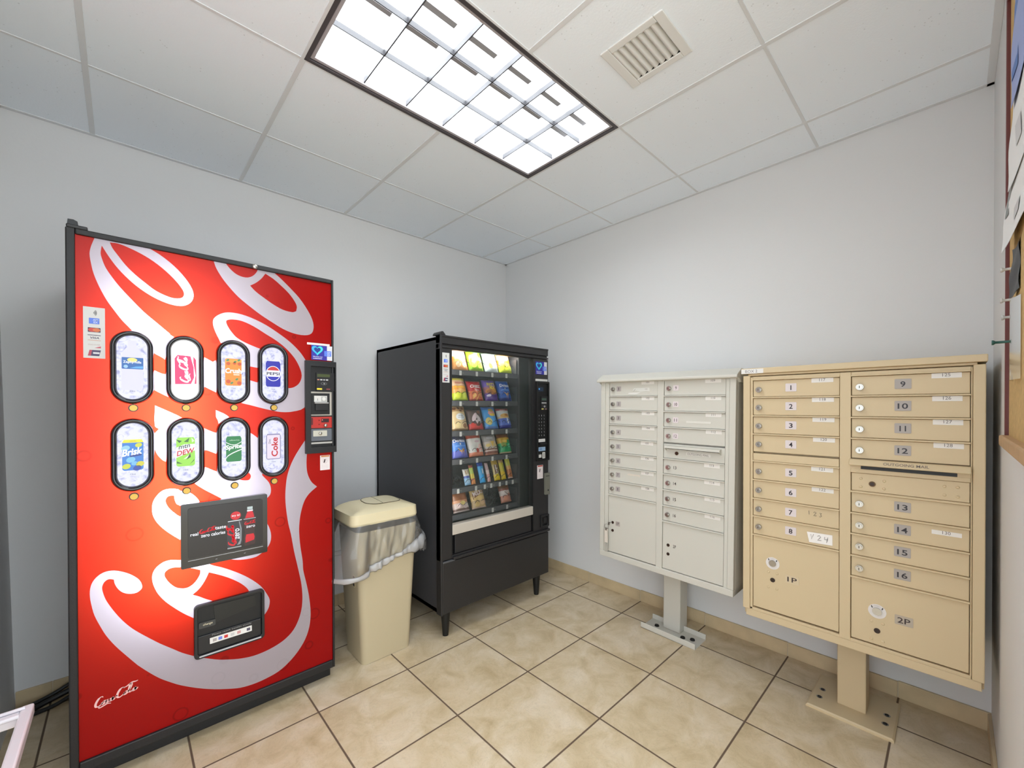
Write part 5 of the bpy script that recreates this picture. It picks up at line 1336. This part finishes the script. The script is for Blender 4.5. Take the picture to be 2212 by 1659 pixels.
for j in range(LV + 1):
    s = j / LV
    row = []
    for k in range(NB):
        p = lp[k]; a = 2 * PI * k / NB
        z = .742 + (bottom(p) - .742) * s
        wv = .0045 * math.sin(9 * a + 3 * s + 1.3) + .0035 * math.sin(17 * a - 5 * s) + .003 * math.sin(31 * a + 7 * s * s + .4) + .002 * math.sin(47 * a + 11 * s)
        # slanting tension folds running from the lid to the hem
        fold = .006 * max(0, math.sin(6 * a + 5.5 * s)) ** 10
        off = lift(p) * min(1, s * 1.6 + .15) + (wv + fold) * (.3 + .9 * s) + .004
        q = p + nor[k] * off
        row.append((q.x, q.y, z))
    rows.append(row)
b.add([q for r in rows for q in r], [(i * NB + k, (i + 1) * NB + k, (i + 1) * NB + (k + 1) % NB, i * NB + (k + 1) % NB) for i in range(LV) for k in range(NB)], FILM_M, True)
# the rolled, bunched hem
HS = 8
vs = []
for k in range(NB):
    p = lp[k]; a = 2 * PI * k / NB
    u = p.x / .18
    bulge = 1 + 1.1 * max(0, u) ** 2 + .7 * max(0, -u - .6)
    cr = Vector((rows[LV][k][0], rows[LV][k][1], bottom(p)))
    rz = (.017 + .006 * math.sin(5 * a + .5)) * bulge; ro = (.006 + .003 * math.sin(8 * a)) * (1 + 2.2 * max(0, u - .3))
    for q in range(HS):
        th = 2 * PI * q / HS
        wr = 1 + .25 * math.sin(23 * a + 2 * th) + .18 * math.sin(41 * a + th * 3)
        pt = cr + Vector((nor[k].x, nor[k].y, 0)) * (ro * math.cos(th) * wr) + Vector((0, 0, 1)) * (rz * math.sin(th) * (1 + .12 * math.sin(37 * a)))
        vs.append(tuple(pt))
hem.add(vs, [(k * HS + q, ((k + 1) % NB) * HS + q, ((k + 1) % NB) * HS + (q + 1) % HS, k * HS + (q + 1) % HS) for k in range(NB) for q in range(HS)], HEM_M, True)
# loose corner of the bag sticking out at the right
gat = []
for j in range(9):
    s = j / 8
    for k in range(9):
        a = -1 + 2 * k / 8
        gat.append((.185 + .070 * math.sin(PI * (.1 + .65 * s)) * (1 - .25 * a * a) + .004 * math.sin(9 * a + 4 * s), -.075 + .055 * a + .006 * math.sin(7 * s + 3 * a), .655 - .135 * s + .012 * math.sin(5 * a) * s))
hem.add(gat, [(j * 9 + k, j * 9 + k + 1, (j + 1) * 9 + k + 1, (j + 1) * 9 + k) for j in range(8) for k in range(8)], HEM_M, True)
bag = b.build('bag_film'); 
bt = thing('trash_bag', 'clear plastic bag liner bunched around the beige trash bin', 'trash bag', (BX, BY, 0))
bag.parent = bt
hem.build('bunched_hem', bt)

# ------------------------------------------------------------------ mailboxes
def mailbox(label, loc, lean, box_m, yf, yb, hw, shift, zb, zt, zbase, cols, doors_l, doors_r, outgoing, parcel_l, parcel_r, style):
    """Pedestal mailbox: local -y is its face. cols = ((x0, x1), (x0, x1)); doors are (top, bottom, number, unit label)."""
    t = thing('cluster_mailbox', label, 'mailbox', loc, (0, lean, -PI / 2))
    c = MB()
    c.box(-hw, hw, yf + .030, yb, zbase, zt, box_m)                   # cabinet body behind the face
    c.box(-hw, -hw + .030, yf, yf + .032, zbase + .034, zt, box_m); c.box(hw - .030, hw, yf, yf + .032, zbase + .034, zt, box_m)
    c.build('cabinet', t, bevel=.003)
    f = MB()
    (a0, a1), (b0, b1) = cols
    f.box(-hw + .031, a0 - .002, yf + .004, yf + .032, zb - .014, zt - .008, box_m); f.box(b1 + .002, hw - .031, yf + .004, yf + .032, zb - .014, zt - .008, box_m)
    f.box(a1 + .002, b0 - .002, yf + .002, yf + .032, zb - .014, zt - .006, box_m)
    f.box(-hw + .031, hw - .031, yf + .004, yf + .032, zb - .016, zb - .004, box_m)
    f.box(-hw + .028, -hw + .034, yf + .010, yf + .03, zb - .014, zt - .01, M('seam_shadow_gap', (96, 88, 74), .8)); f.box(hw - .034, hw - .028, yf + .010, yf + .03, zb - .014, zt - .01, M('seam_shadow_gap'))
    # horizontal rails between doors
    tops = [[d_[0] for d_ in doors_l] + [parcel_l[0]], [d_[0] for d_ in doors_r] + [parcel_r[0]]]
    for ci, (x0, x1) in enumerate(cols):
        for z in tops[ci]:
            f.box(x0 - .002, x1 + .002, yf - .003, yf + .032, z - .003, z + .003, box_m)
        f.box(x0 - .002, x1 + .002, yf + .004, yf + .032, tops[ci][0], zt - .006, box_m)
    f.build('face_frame', t, bevel=.0015)
    bb = MB().box(-hw + .012 if style == 'beige' else -hw, hw - .006 if style == 'beige' else hw, yf + .006 if style == 'beige' else yf - .001, yb - .01, zbase, zbase + .034, box_m)
    bb.build('bottom_rail', t, bevel=.003)
    # hood
    h = MB()
    if style == 'beige':
        h.box(-hw - .006, hw + .004, yf - .008, yb, zt + .008, zt + .034, box_m); h.box(-hw + .02, hw - .02, yf + .004, yb, zt - .002, zt + .008, box_m)
        ho = h.build('hood', t, bevel=.003)
        l_ = MB().prism(rrect(-hw - .005, -hw + .088, zt + .009, zt + .030, .001), yf - .0092, yf - .0082, WHITEPAPER); l_.text('BOX 2', -hw + .038, zt + .0195, .013, yf - .0096, flat(120, 112, 112)); l_.build('box_label', ho)
    else:
        pr = [(yf - .022, zt - .006), (yf - .026, zt - .001), (yf - .025, zt + .010), (yf + .040, zt + .045), (yb, zt + .030), (yb, zt - .028), (yf + .034, zt - .026), (yf + .0, zt - .004)]
        n = len(pr)
        v = [(x, p[0], p[1]) for x in (-hw - .016, hw + .012) for p in pr]
        h.add(v, [(i, (i + 1) % n, n + (i + 1) % n, n + i) for i in range(n)] + [tuple(range(n))[::-1], tuple(range(n, 2 * n))], box_m)
        ho = h.build('hood', t, bevel=.003)
    def lock(x, z, par, r=.0115):
        q = MB().disc(x, z, r, yf - .004, yf + .012, CHROME, 18); q.disc(x, z, r * .72, yf - .010, yf - .003, CHROME, 18); q.box(x - .0012, x + .0012, yf - .0106, yf - .009, z - .005, z + .005, DARK)
        q.build('lock', par, bevel=.0012)
    def door(x0, x1, z1, z0, num, unit, ci):
        d_ = MB().box(x0, x1, yf + .007, yf + .02, z0 + .0042, z1 - .0042, box_m)
        do = d_.build('mailbox_door', t, bevel=.0018)
        yd = yf + .0062
        if style == 'beige':
            lock(x0 + (.024 if ci == 0 else .026), z1 - .047, do, .0125)
            px, pz, pw, ph = (-.190, z1 - .040, .042, .036) if ci == 0 else (.174, z1 - .039, .047, .038)
            g_ = MB().prism(rrect(px - pw / 2, px + pw / 2, pz - ph / 2, pz + ph / 2, .003), yd - .0008, yd + .001, flat(214, 204, 204) if ci == 0 else flat(164, 156, 150))
            g_.text(str(num), px, pz - .001, .021, yd - .0012, flat(26, 18, 28), bold=.015, w=None if num in (1, 11) else (.014 if num < 10 else .029)); g_.build('number_plate', do)
            x1_ = x1
        else:
            lock(x0 + (.026 if ci == 0 else .028), z1 - .047, do, .0120)
            px, pz = x0 + (.064 if ci == 0 else .066), z1 - .045
            pm = flat(168, 160, 158) if ci == 0 else flat(218, 206, 208)
            g_ = MB()
            if ci == 0 or num < 13: g_.prism(rrect(px - .015, px + .015, pz - .0145, pz + .0145, .003), yd - .0008, yd + .001, pm)
            g_.text(str(num), px, pz, .0165, yd - .0012, flat(60, 50, 50), bold=.005, w=.008 if num < 10 and num != 1 else (.004 if num == 1 else .016)); g_.build('number_plate', do)
        if unit:
            ux1 = x1 - (.014 if style == 'beige' else .016) - .006 * ((num * 7) % 4) / 3; ux0 = ux1 - (.076 if style == 'beige' else .078)
            uz1 = z1 - .004; uz0 = uz1 - .0185
            if unit == '130': uz1 = z1 - .020; uz0 = uz1 - .0155
            if unit in ('123h', '124h'):
                g_ = MB()
                if unit == '124h':
                    g_.add([(-.129, yd - .004, z1 - .028), (-.121, yd - .003, z1 - .072), (-.040, yd - .0008, z1 - .070), (-.040, yd - .0008, z1 - .026)], [(0, 1, 2, 3)], flat(236, 232, 228))
                # hand-written figures as pen strokes
                px, pz, s = (-.101, z1 - .030, .0085) if unit == '123h' else (-.085, z1 - .047, .0105)
                figs = {'1': [[(-.2, 1), (-.1, -1)]], '2': [[(-.6, .6), (0, 1), (.5, .5), (-.1, -.4), (-.6, -1), (.7, -.9)]], '3': [[(-.4, .9), (.4, .9), (0, .1), (.5, -.4), (0, -1), (-.5, -.8)]], '4': [[(-.5, 1), (-.6, 0), (.6, .1)], [(.5, 1), (.1, -1.2)]], 'v': [[(-.5, .8), (-.3, -1.2), (.4, 1)]]}
                for i, ch in enumerate('123' if unit == '123h' else 'v24'):
                    for sr in figs[ch]: g_.tube([(px + (i - 1) * s * 2.3 + q[0] * s, yd - .0012 - (.002 if unit == '124h' else 0), pz - (i - 1) * .002 + q[1] * s) for q in sr], .0008, flat(80, 72, 70), seg=5)
                look(g_.build('name_label', do), 'hand-written unit number')
            else:
                g_ = MB().prism(rrect(ux0, ux1, uz0, uz1, .001), yd - .0006, yd + .001, flat(228, 224, 218))
                g_.text(unit, (ux0 + ux1) / 2, (uz0 + uz1) / 2 + (.002 if style == 'beige' else .002), .0115, yd - .0010, flat(110, 102, 100)); g_.build('name_label', do)
        return do
    objs = {}
    for ci, ds in enumerate((doors_l, doors_r)):
        zs = ds
        for (z1, z0, num, unit) in ds:
            objs[num] = door(cols[ci][0], cols[ci][1], z1, z0, num, unit, ci)
    # outgoing mail compartment
    oz1, oz0 = outgoing
    if style == 'beige':
        d_ = MB().box(b0, b1, yf + .007, yf + .02, 1.007 + .004, 1.086 - .004, box_m)
        d_.box(b0 - .002, b1 + .002, yf + .001, yf + .03, 1.0835, 1.0995, box_m); d_.box(b0 - .002, b1 + .002, yf + .001, yf + .03, 1.0035, 1.0100, box_m)
        for px, pz in ((.051, 1.061), (.051, 1.028), (.122, 1.059), (.121, 1.029), (.285, 1.061), (.318, 1.062), (.318, 1.028), (.285, 1.030)): d_.dome(px, pz, .0052, yf + .007, .003, box_m, 12)
        og = d_.build('outgoing_panel', t, bevel=.0012)
        hd = MB(); pr = [(yf + .004, 1.140), (yf - .012, 1.138), (yf - .026, 1.119), (yf - .024, 1.115), (yf - .010, 1.117), (yf + .004, 1.117)]
        n = len(pr); v = [(x, p[0], p[1]) for x in (b0 - .005, b1 + .003) for p in pr]
        hd.add(v, [(i, (i + 1) % n, n + (i + 1) % n, n + i) for i in range(n)] + [tuple(range(n))[::-1], tuple(range(n, 2 * n))], box_m)
        ho_ = hd.build('slot_hood', og, bevel=.002)
        sl = MB().box(b0 + .030, b1 - .030, yf + .0008, yf + .01, 1.100, 1.113, DARK); sl.box(b0 - .002, b1 + .002, yf + .002, yf + .03, 1.0995, 1.117, box_m); sl.build('mail_slot', og)
        q = MB(); q.add([(x, yf - .0125 - .0135 * (1.1365 - z) / .0175, z) for x, z in ((.115, 1.122), (.252, 1.122), (.252, 1.1355), (.115, 1.1355))], [(0, 1, 2, 3)], flat(196, 186, 176))
        q.text('OUTGOING MAIL', .1835, 1.1288, .0092, 0, flat(110, 100, 96), bold=.01, w=.126, place=lambda px, pz: (px, yf - .0133 - .0135 * (1.1365 - pz) / .0175, pz)); q.build('outgoing_label', ho_)
        q = MB().disc(.086, 1.043, .0105, yf + .004, yf + .012, BRASS); q.disc(.086, 1.043, .0072, yf + .003, yf + .006, M('keyhole_dark', (44, 24, 14), .5)); q.build('lock', og)
    else:
        d_ = MB().box(b0, b1, yf + .007, yf + .02, oz0 + .004, oz1 - .004, box_m); og = d_.build('outgoing_panel', t, bevel=.0015)
        hd = MB(); pr = [(yf + .008, oz1 - .010), (yf - .018, oz1 - .014), (yf - .020, oz1 - .026), (yf - .016, oz1 - .026), (yf - .014, oz1 - .018), (yf + .008, oz1 - .015)]
        n = len(pr); v = [(x, p[0], p[1]) for x in (b0 + .014, b1 - .016) for p in pr]
        hd.add(v, [(i, (i + 1) % n, n + (i + 1) % n, n + i) for i in range(n)] + [tuple(range(n))[::-1], tuple(range(n, 2 * n))], box_m)
        for x in (b0 + .014, b1 - .019): hd.add([(x + dx, y, z) for dx in (0, .003) for y, z in ((yf + .008, oz1 - .012), (yf - .018, oz1 - .016), (yf - .018, oz1 - .027), (yf + .008, oz1 - .044))], [(0, 3, 2, 1), (4, 5, 6, 7), (0, 1, 5, 4), (1, 2, 6, 5), (2, 3, 7, 6)], box_m)
        hd.build('slot_hood', og, bevel=.001)
        sl = MB().box(b0 + .02, b1 - .022, yf + .0062, yf + .009, oz1 - .031, oz1 - .017, DARK); sl.build('mail_slot', og)
        q = MB().prism(rrect(.148, .274, oz0 + .029, oz0 + .045, .003), yf + .0055, yf + .0065, flat(216, 212, 204)); q.text('OUTGOING MAIL', .210, oz0 + .037, .0115, yf + .0050, flat(120, 112, 106), w=.112); q.build('outgoing_label', og)
        q = MB().disc(.096, oz0 + .034, .0098, yf + .004, yf + .012, BRASS); q.disc(.096, oz0 + .034, .0068, yf + .003, yf + .006, M('keyhole_dark', (44, 24, 14), .5)); q.build('lock', og)
    for ci, (pz1, pz0, nm) in enumerate((parcel_l, parcel_r)):
        x0, x1 = cols[ci]
        d_ = MB().box(x0, x1, yf + .007, yf + .02, pz0 + .003, pz1 - .0042, box_m); do = d_.build('parcel_door', t, bevel=.0018)
        yd = yf + .0062
        if style == 'beige':
            kx, kz = ((-.260, .632), (.102, .541))[ci]
            q = MB().disc(kx, kz, .0275, yd - .001, yd + .001, flat(222, 216, 212), 28); q.disc(kx, kz, .0145, yd - .006, yd, CHROME, 20)
            for a in (.75, 2.4):
                q.poly([[(kx + .0215 * math.cos(a) + .003 * math.cos(a + s1 * 1.57 + s2), kz + .0215 * math.sin(a) + .006 * math.sin(a + s1 * 1.57 + s2)) for s1, s2 in ((0, -.5), (0, .5), (2, -.5), (2, .5))]], yd - .0014, INK)
            q.text('OPEN', kx, kz + .021, .006, yd - .0014, flat(190, 180, 178), w=.018); q.build('turn_knob', do)
            q = MB().disc(kx + .0, kz - .077, .0098, yd - .002, yd + .002, M('keyhole_dark', (44, 24, 14), .5)); q.box(kx - .001, kx + .001, yd - .0026, yd - .001, kz - .083, kz - .071, DARK); q.build('key_hole', do)
            q = MB()
            for px in (-.017, .017):
                for pz in (-.044, -.114): q.dome(kx + px, kz + pz, .0055, yd + .0008, .003, box_m, 12)
            q.build('rivets', do)
            px, pz = ((-.184, .578), (.179, .531))[ci]
            q = MB().prism(rrect(px - .026, px + .026, pz - .018, pz + .018, .003), yd - .0006, yd + .001, flat(206, 188, 156) if ci == 0 else flat(176, 164, 148)); q.text(nm, px, pz, .021, yd - .0010, flat(44, 30, 34), bold=.01, w=.036); q.build('number_plate', do)
        else:
            kx = (-.3025, .054)[ci]; kz = (.637, .588)[ci]
            q = MB()
            for dz in (0, -.049): q.disc(kx, kz + dz, .0085, yd - .0012, yd + .001, M('keyhole_dark', (44, 24, 14), .5))
            q.build('key_hole', do)
            px, pz = ((-.2665, .636), (.0905, .5885))[ci]
            q = MB()
            if ci == 0: q.prism(rrect(px - .015, px + .015, pz - .0145, pz + .0145, .003), yd - .0008, yd + .001, flat(176, 166, 160))
            q.text(nm, px, pz, .0165, yd - .0012, flat(64, 52, 50), w=.017); q.build('number_plate', do)
    # leftover sticker marks
    if style == 'grey':
        q = MB().prism(rrect(.146, .274, 1.2665, 1.2775, .002), yf + .0056, yf + .0066, flat(214, 211, 202)); q.build('blank_label', objs[11])
        q = MB(); q.poly([[(-.176, 1.444), (-.166, 1.459), (-.068, 1.461), (-.066, 1.438), (-.090, 1.441), (-.128, 1.437), (-.150, 1.444)]], yf + .0058, flat(212, 211, 204)); q.poly([[(-.206, 1.424), (-.200, 1.432), (-.122, 1.434), (-.150, 1.423)]], yf + .0058, flat(220, 218, 212))
        q.add([(-.171, yf + .0054, 1.439), (-.1695, yf + .0054, 1.439), (-.1565, yf + .0054, 1.453), (-.158, yf + .0054, 1.454)], [(0, 1, 2, 3)], flat(120, 112, 106)); q.text('101', -.088, 1.452, .009, yf + .0052, flat(150, 146, 140)); q.build('torn_label', objs[1])
        q = MB(); q.poly([[(-.208, .945), (-.198, .952), (-.125, .952), (-.118, .938), (-.135, .943), (-.195, .941)]], yf + .0058, flat(212, 202, 188)); q.build('torn_label', objs[7])
    return t

# 7 number doors on each side follow the photo's printed numbers
pl_ = [1.477, 1.3935, 1.308, 1.2225, 1.1365]
beL = [(1.477, 1.3935, 1, '117'), (1.3935, 1.308, 2, '118'), (1.308, 1.2225, 3, '119'), (1.2225, 1.1365, 4, '120'),
       (1.096, 1.008, 5, '121'), (1.008, .9195, 6, '122'), (.9195, .836, 7, '123h'), (.836, .749, 8, '124h')]
beR = [(1.477, 1.393, 9, '125'), (1.393, 1.307, 10, '126'), (1.307, 1.222, 11, '127'), (1.222, 1.138, 12, '128'),
       (1.0055, .9185, 13, ''), (.9185, .833, 14, '130'), (.833, .745, 15, ''), (.745, .659, 16, '')]
mb2 = mailbox('beige pedestal mailbox labelled BOX 2, the larger and nearer one', (-0.23, -2.5735, 0), 0.0, BEIGEBOX, -0.23, 0.20, 0.3835, 0.0, 0.407, 1.498, 0.357,
  ((-.3405, .0 - .0185), (.0215, .3465)), beL, beR, (1.137, 1.007), (.749, .407, '1P'), (.659, .405, '2P'), 'beige')
f_ = MB().box(-.3405, -.0185, -0.23 + .003, -0.20, 1.0995, 1.133, BEIGEBOX); f_.build('spacer_rail', mb2, bevel=.0015)
gL = [(1.502, 1.411), (1.411, 1.325), (1.325, 1.239), (1.239, 1.152), (1.152, 1.0655), (1.0655, .9795), (.9795, .8925), (.8925, .8065)]
gR = [(1.500, 1.411), (1.411, 1.325), (1.325, 1.238), (1.238, 1.152), (1.0655, .9785), (.9785, .8915), (.8915, .8035), (.8035, .717)]
mb1 = mailbox('light grey pedestal mailbox with a sloping hood, the one nearer the room corner', (-0.18, -1.7415, 0), 0.0125, GREYBOX, -0.26, 0.155, 0.3925, 0.0, 0.4515, 1.503, 0.416,
  ((-.333, -.0185), (.0215, .3425)), [(a, b_, k + 1, str(101 + k)) for k, (a, b_) in enumerate(gL)], [(a, b_, k + 9, str(109 + k)) for k, (a, b_) in enumerate(gR)], (1.152, 1.0655), (.8065, .4515, '1P'), (.717, .450, '2P'), 'grey')
# pedestals
p = MB().box(-.050, .050, -.050, .050, .012, .356, BEIGEBOX); p.build('pedestal', mb2, bevel=.004)
p = MB()
p.frustum(rect(-.1475, .1475, -.150, .150), 0.0, rect(-.1475, .1475, -.150, .150), .008, BEIGEBOX, cap1=False); p.frustum(rect(-.1475, .1475, -.150, .150), .008, rect(-.1415, .1415, -.144, .144), .013, BEIGEBOX, cap0=False)
bp_ = p.build('base_plate', mb2)
BOLT = M('bolt_hole_black', (26, 22, 20), .6)
for bx_, by_ in ((-.113, -.060), (-.113, .010), (.113, -.060), (.113, .010)):
    q = MB(); q.frustum(ellipse(bx_, by_, .012, .012, 14), .0125, ellipse(bx_, by_, .012, .012, 14), .0142, CHROME); q.frustum(ellipse(bx_, by_, .008, .008, 14), .0142, ellipse(bx_, by_, .007, .007, 14), .0165, BOLT); q.build('anchor_bolt', bp_)
p = MB().box(-.0725, .0325, -.050, .050, .005, .415, GREYBOX); p.build('pedestal', mb1, bevel=.006)
p = MB().box(-.170, .160, -.140, .010, .0, .005, GREYBOX); p.box(-.170, .160, -.140, -.135, .0, .034, GREYBOX); p.box(-.170, .160, .005, .010, .0, .034, GREYBOX)
bp_ = p.build('base_channel', mb1, bevel=.002)
for bx_, by_ in ((-.105, -.062), (.062, -.075), (.110, -.055)):
    q = MB(); q.frustum(ellipse(bx_, by_, .014, .014, 14), .005, ellipse(bx_, by_, .012, .012, 14), .012, BOLT); q.build('anchor_bolt', bp_)
# key left in the grey parcel lock
kt = thing('key_ring', 'key with a long clear tag hanging from the grey parcel lock 1P', 'key', (-0.441, -1.7415 + .008 + .3025, .637))
KM = M('steel_key', (150, 146, 140), .3, metal=.8)
q = MB(); q.prism(rrect(-.005, .005, -.012, .006, .003), -.012, -.010, KM); q.box(-.0012, .0012, -.012, .012, -.003, .003, KM); ko = q.build('key', kt); ko.rotation_euler = (0, 0, -PI / 2)
q = MB(); q.tube([(-.020, .010 + .0145 * math.cos(2 * PI * k / 16), -.020 + .0145 * math.sin(2 * PI * k / 16)) for k in range(16)], .0011, KM, seg=6, closed=True); q.build('ring', kt)
q = MB().prism(rrect(-.0115, .0115, -.120, -.035, .002), -.002, .001, flat(214, 204, 192)); q.prism(rrect(-.008, .008, -.175, -.120, .002), -.0016, .0006, mat_thin('clear_tag', (200, 198, 190), .45, .2)); q.prism(rrect(-.006, .006, -.046, -.030, .002), -.0024, .0016, KM)
ko = q.build('tag', kt); ko.location = (-.018, .014, 0); ko.rotation_euler = (0, 0, -PI / 2)

# ------------------------------------------------------------------ cork board and what is pinned to it
CORK = M('cork', (196, 164, 108), .9, bump=.5, bscale=240, mottle=.12, mscale=60)
FRAMEW = M('board_frame_redbrown', (92, 36, 34), .5)
RAILW = M('board_rail_wood', (176, 140, 100), .5, mottle=.1, mscale=30)
cb = thing('cork_board', 'big cork notice board with a red brown frame on the wall beside the mailboxes', 'notice board', (-1.50, YN, 1.262))
b = MB().box(-.09, .53, .001, .014, .0, 1.12, CORK); b.build('cork_panel', cb)
b = MB().box(.522, .536, .001, .021, .0, 1.13, FRAMEW); b.box(-.105, -.09, .001, .021, .0, 1.13, FRAMEW); b.box(-.105, .536, .001, .021, 1.12, 1.135, FRAMEW); b.build('frame', cb, bevel=.002)
b = MB().box(-.105, .540, .001, .030, -.012, .016, RAILW); b.build('bottom_rail', cb, bevel=.004)
def sheet(name, label, cat, x0, x1, z0, z1, curl, color, marks=(), group=None, bottom=0.0):
    """Paper pinned along its upper edge, curling away from the wall towards its far end."""
    yb = YN + .0155
    b = MB(); nx, nz = 10, 12
    def pos(u, v): return (x0 + (x1 - x0) * u, yb + curl * u ** 1.7 * (.35 + .65 * (1 - v)) + bottom * (1 - v) ** 2 + .0015 * math.sin(9 * v + 4 * u), z0 + (z1 - z0) * v + .004 * math.sin(5 * u + 1))
    vs = [pos(i / nx, j / nz) for j in range(nz + 1) for i in range(nx + 1)]
    vs += [(x, y + .0005, z) for x, y, z in vs]
    n = (nx + 1) * (nz + 1)
    fs = []
    for j in range(nz):
        for i in range(nx):
            a = j * (nx + 1) + i
            fs += [(a, a + nx + 1, a + nx + 2, a + 1), (n + a, n + a + 1, n + a + nx + 2, n + a + nx + 1)]
    b.add(vs, fs, flat(*color), True)
    for u0, u1, v0, v1, c_ in marks:
        q = [pos(u, v) for u, v in ((u0, v0), (u1, v0), (u1, v1), (u0, v1))]
        b.add([(x, y + .0016, z) for x, y, z in q], [(0, 1, 2, 3)], flat(*c_)); b.add([(x, y - .0012, z) for x, y, z in q], [(3, 2, 1, 0)], flat(*c_))
    o = b.build(name)
    return tag(o, label, cat, group)
sheet('paper_flyer', 'blue flyer curling off the top of the cork board', 'paper', -1.46, -1.17, 2.02, 2.30, .010, (140, 156, 206), [(.72, .98, .2, .8, (58, 104, 176)), (.3, .6, .85, .95, (40, 40, 70))])
sheet('paper_notice', 'upper white notice below the blue flyer on the cork board', 'paper', -1.45, -1.155, 1.84, 2.06, .013, (226, 226, 224), [(.5, .7, .3, .5, (196, 196, 196))])
sheet('paper_notice', 'white notice with a grey picture sticking far out from the cork board', 'paper', -1.42, -1.09, 1.72, 1.90, .016, (228, 228, 226), [(.80, .93, .4, .85, (126, 130, 128)), (.4, .6, .2, .35, (190, 190, 190))], bottom=.003)
sheet('card', 'small black card pinned to the cork board', 'card', -1.24, -1.145, 1.60, 1.71, .010, (22, 20, 24))
b = MB()
pts = [(0, -.145), (.12, -.145), (.125, 0), (.12, .145), (0, .145)]
FILM2 = mat_thin('clear_sleeve', (206, 202, 198), .42, .15)
vs = [(x, .002 + .012 * math.sin(PI * i / 4), z) for i, (x, z) in enumerate(pts)]
nx = 8
for i in range(nx + 1): pass
vs = [(-1.27 + .15 * i / nx, YN + .016 + .010 * math.sin(PI * i / nx), 1.41 + .175 * j) for j in (0, 1) for i in range(nx + 1)]
b.add(vs, [(i, i + 1, nx + 2 + i, nx + 1 + i) for i in range(nx)], FILM2, True)
tag(b.build('clear_sleeve'), 'clear plastic sleeve pinned to the cork board under the black card', 'plastic sleeve')
PINW = flat(190, 188, 184); PING = flat(36, 84, 76)
def pin(x, z, mat, label, ln=.022, group=None):
    t = thing('push_pin', label, 'push pin', (x, YN + .0145, z), group=group)
    prof = [(0.0055, 0.0), (.0055, .003), (.0032, .005), (.0030, ln - .006), (.0058, ln - .003), (.0058, ln), (0, ln)]
    n = 12; v = [(r * math.cos(2 * PI * k / n), y, r * math.sin(2 * PI * k / n)) for r, y in prof for k in range(n)]
    MB().add(v, [(i * n + k, i * n + (k + 1) % n, (i + 1) * n + (k + 1) % n, (i + 1) * n + k) for i in range(len(prof) - 1) for k in range(n)], mat, True).build('head', t)
    MB().tube([(0, .002, 0), (0, -.012, 0)], .0005, CHROME, seg=6).build('needle', t)
pin(-1.10, 1.505, PING, 'dark green push pin, lowest on the cork board', .034)
pin(-1.12, 1.672, PINW, 'pale push pin beside the small black card', .022)
pin(-1.12, 1.600, PINW, 'pale push pin holding the top of the clear sleeve', .022)
pin(-1.12, 1.560, PINW, 'pale push pin near the lower edge of the clear sleeve', .020)
sheet('card', 'small pinkish card hanging from the green push pin', 'card', -1.17, -1.112, 1.455, 1.515, .004, (176, 146, 132))

# ------------------------------------------------------------------ white enamel rack fixed to the side wall, lower left
rk = thing('wall_rack', 'white enamelled metal rack frame by the left wall beside the soda machine', 'rack', (-2.995, -1.105, .45))
def bar_(b, x0, x1, y0, y1, z0, z1): b.box(x0, x1, y0, y1, z0, z1, WHITEMETAL)
b = MB(); bar_(b, .139, .166, -.175, .152, -.034, 0.0); b.build('side_rail', rk, bevel=.005)
b = MB(); bar_(b, .0, .139, .095, .152, -.030, -.002); b.tube([(.0, .128, .002), (.150, .128, .002)], .006, WHITEMETAL); b.tube([(.0, .092, .000), (.142, .092, .000)], .007, WHITEMETAL); b.build('back_rail', rk, bevel=.006)
b = MB(); bar_(b, .0, .139, -.175, -.146, -.034, -.001); b.build('front_rail', rk, bevel=.006)
b = MB(); bar_(b, -.016, .002, -.175, .152, -.06, -.002); b.build('wall_plate', rk, bevel=.003)

# ------------------------------------------------------------------ power leads behind the soda machine
CB = M('black_rubber', (14, 13, 14), .45)
cables = [
 ('thick black power lead running along the baseboard behind the soda machine', [(-2.70, -.050, .035), (-2.80, -.050, .032), (-2.87, -.062, .020), (-2.93, -.085, .012), (-2.975, -.12, .012)], .0115),
 ('thinner black lead lying in front of the thick one behind the soda machine', [(-2.70, -.090, .030), (-2.79, -.086, .024), (-2.86, -.108, .010), (-2.92, -.128, .010), (-2.970, -.158, .010)], .0085),
 ('black lead hanging a little higher than the others behind the soda machine', [(-2.69, -.030, .075), (-2.79, -.032, .062), (-2.86, -.040, .036), (-2.92, -.060, .026), (-2.975, -.085, .026)], .008),
]
for lab, pts, r in cables:
    P = [Vector(p) for p in pts]; out = []
    for i in range(len(P) - 1):
        p0, p1, p2, p3 = P[max(i - 1, 0)], P[i], P[i + 1], P[min(i + 2, len(P) - 1)]
        for q in range(5):
            s = q / 5
            out.append(0.5 * ((2 * p1) + (p2 - p0) * s + (2 * p0 - 5 * p1 + 4 * p2 - p3) * s * s + (3 * p1 - p0 - 3 * p2 + p3) * s**3))
    out.append(P[-1])
    tag(MB().tube(out, r, CB, seg=10).build('power_lead'), lab, 'cable', 'leads behind the soda machine')
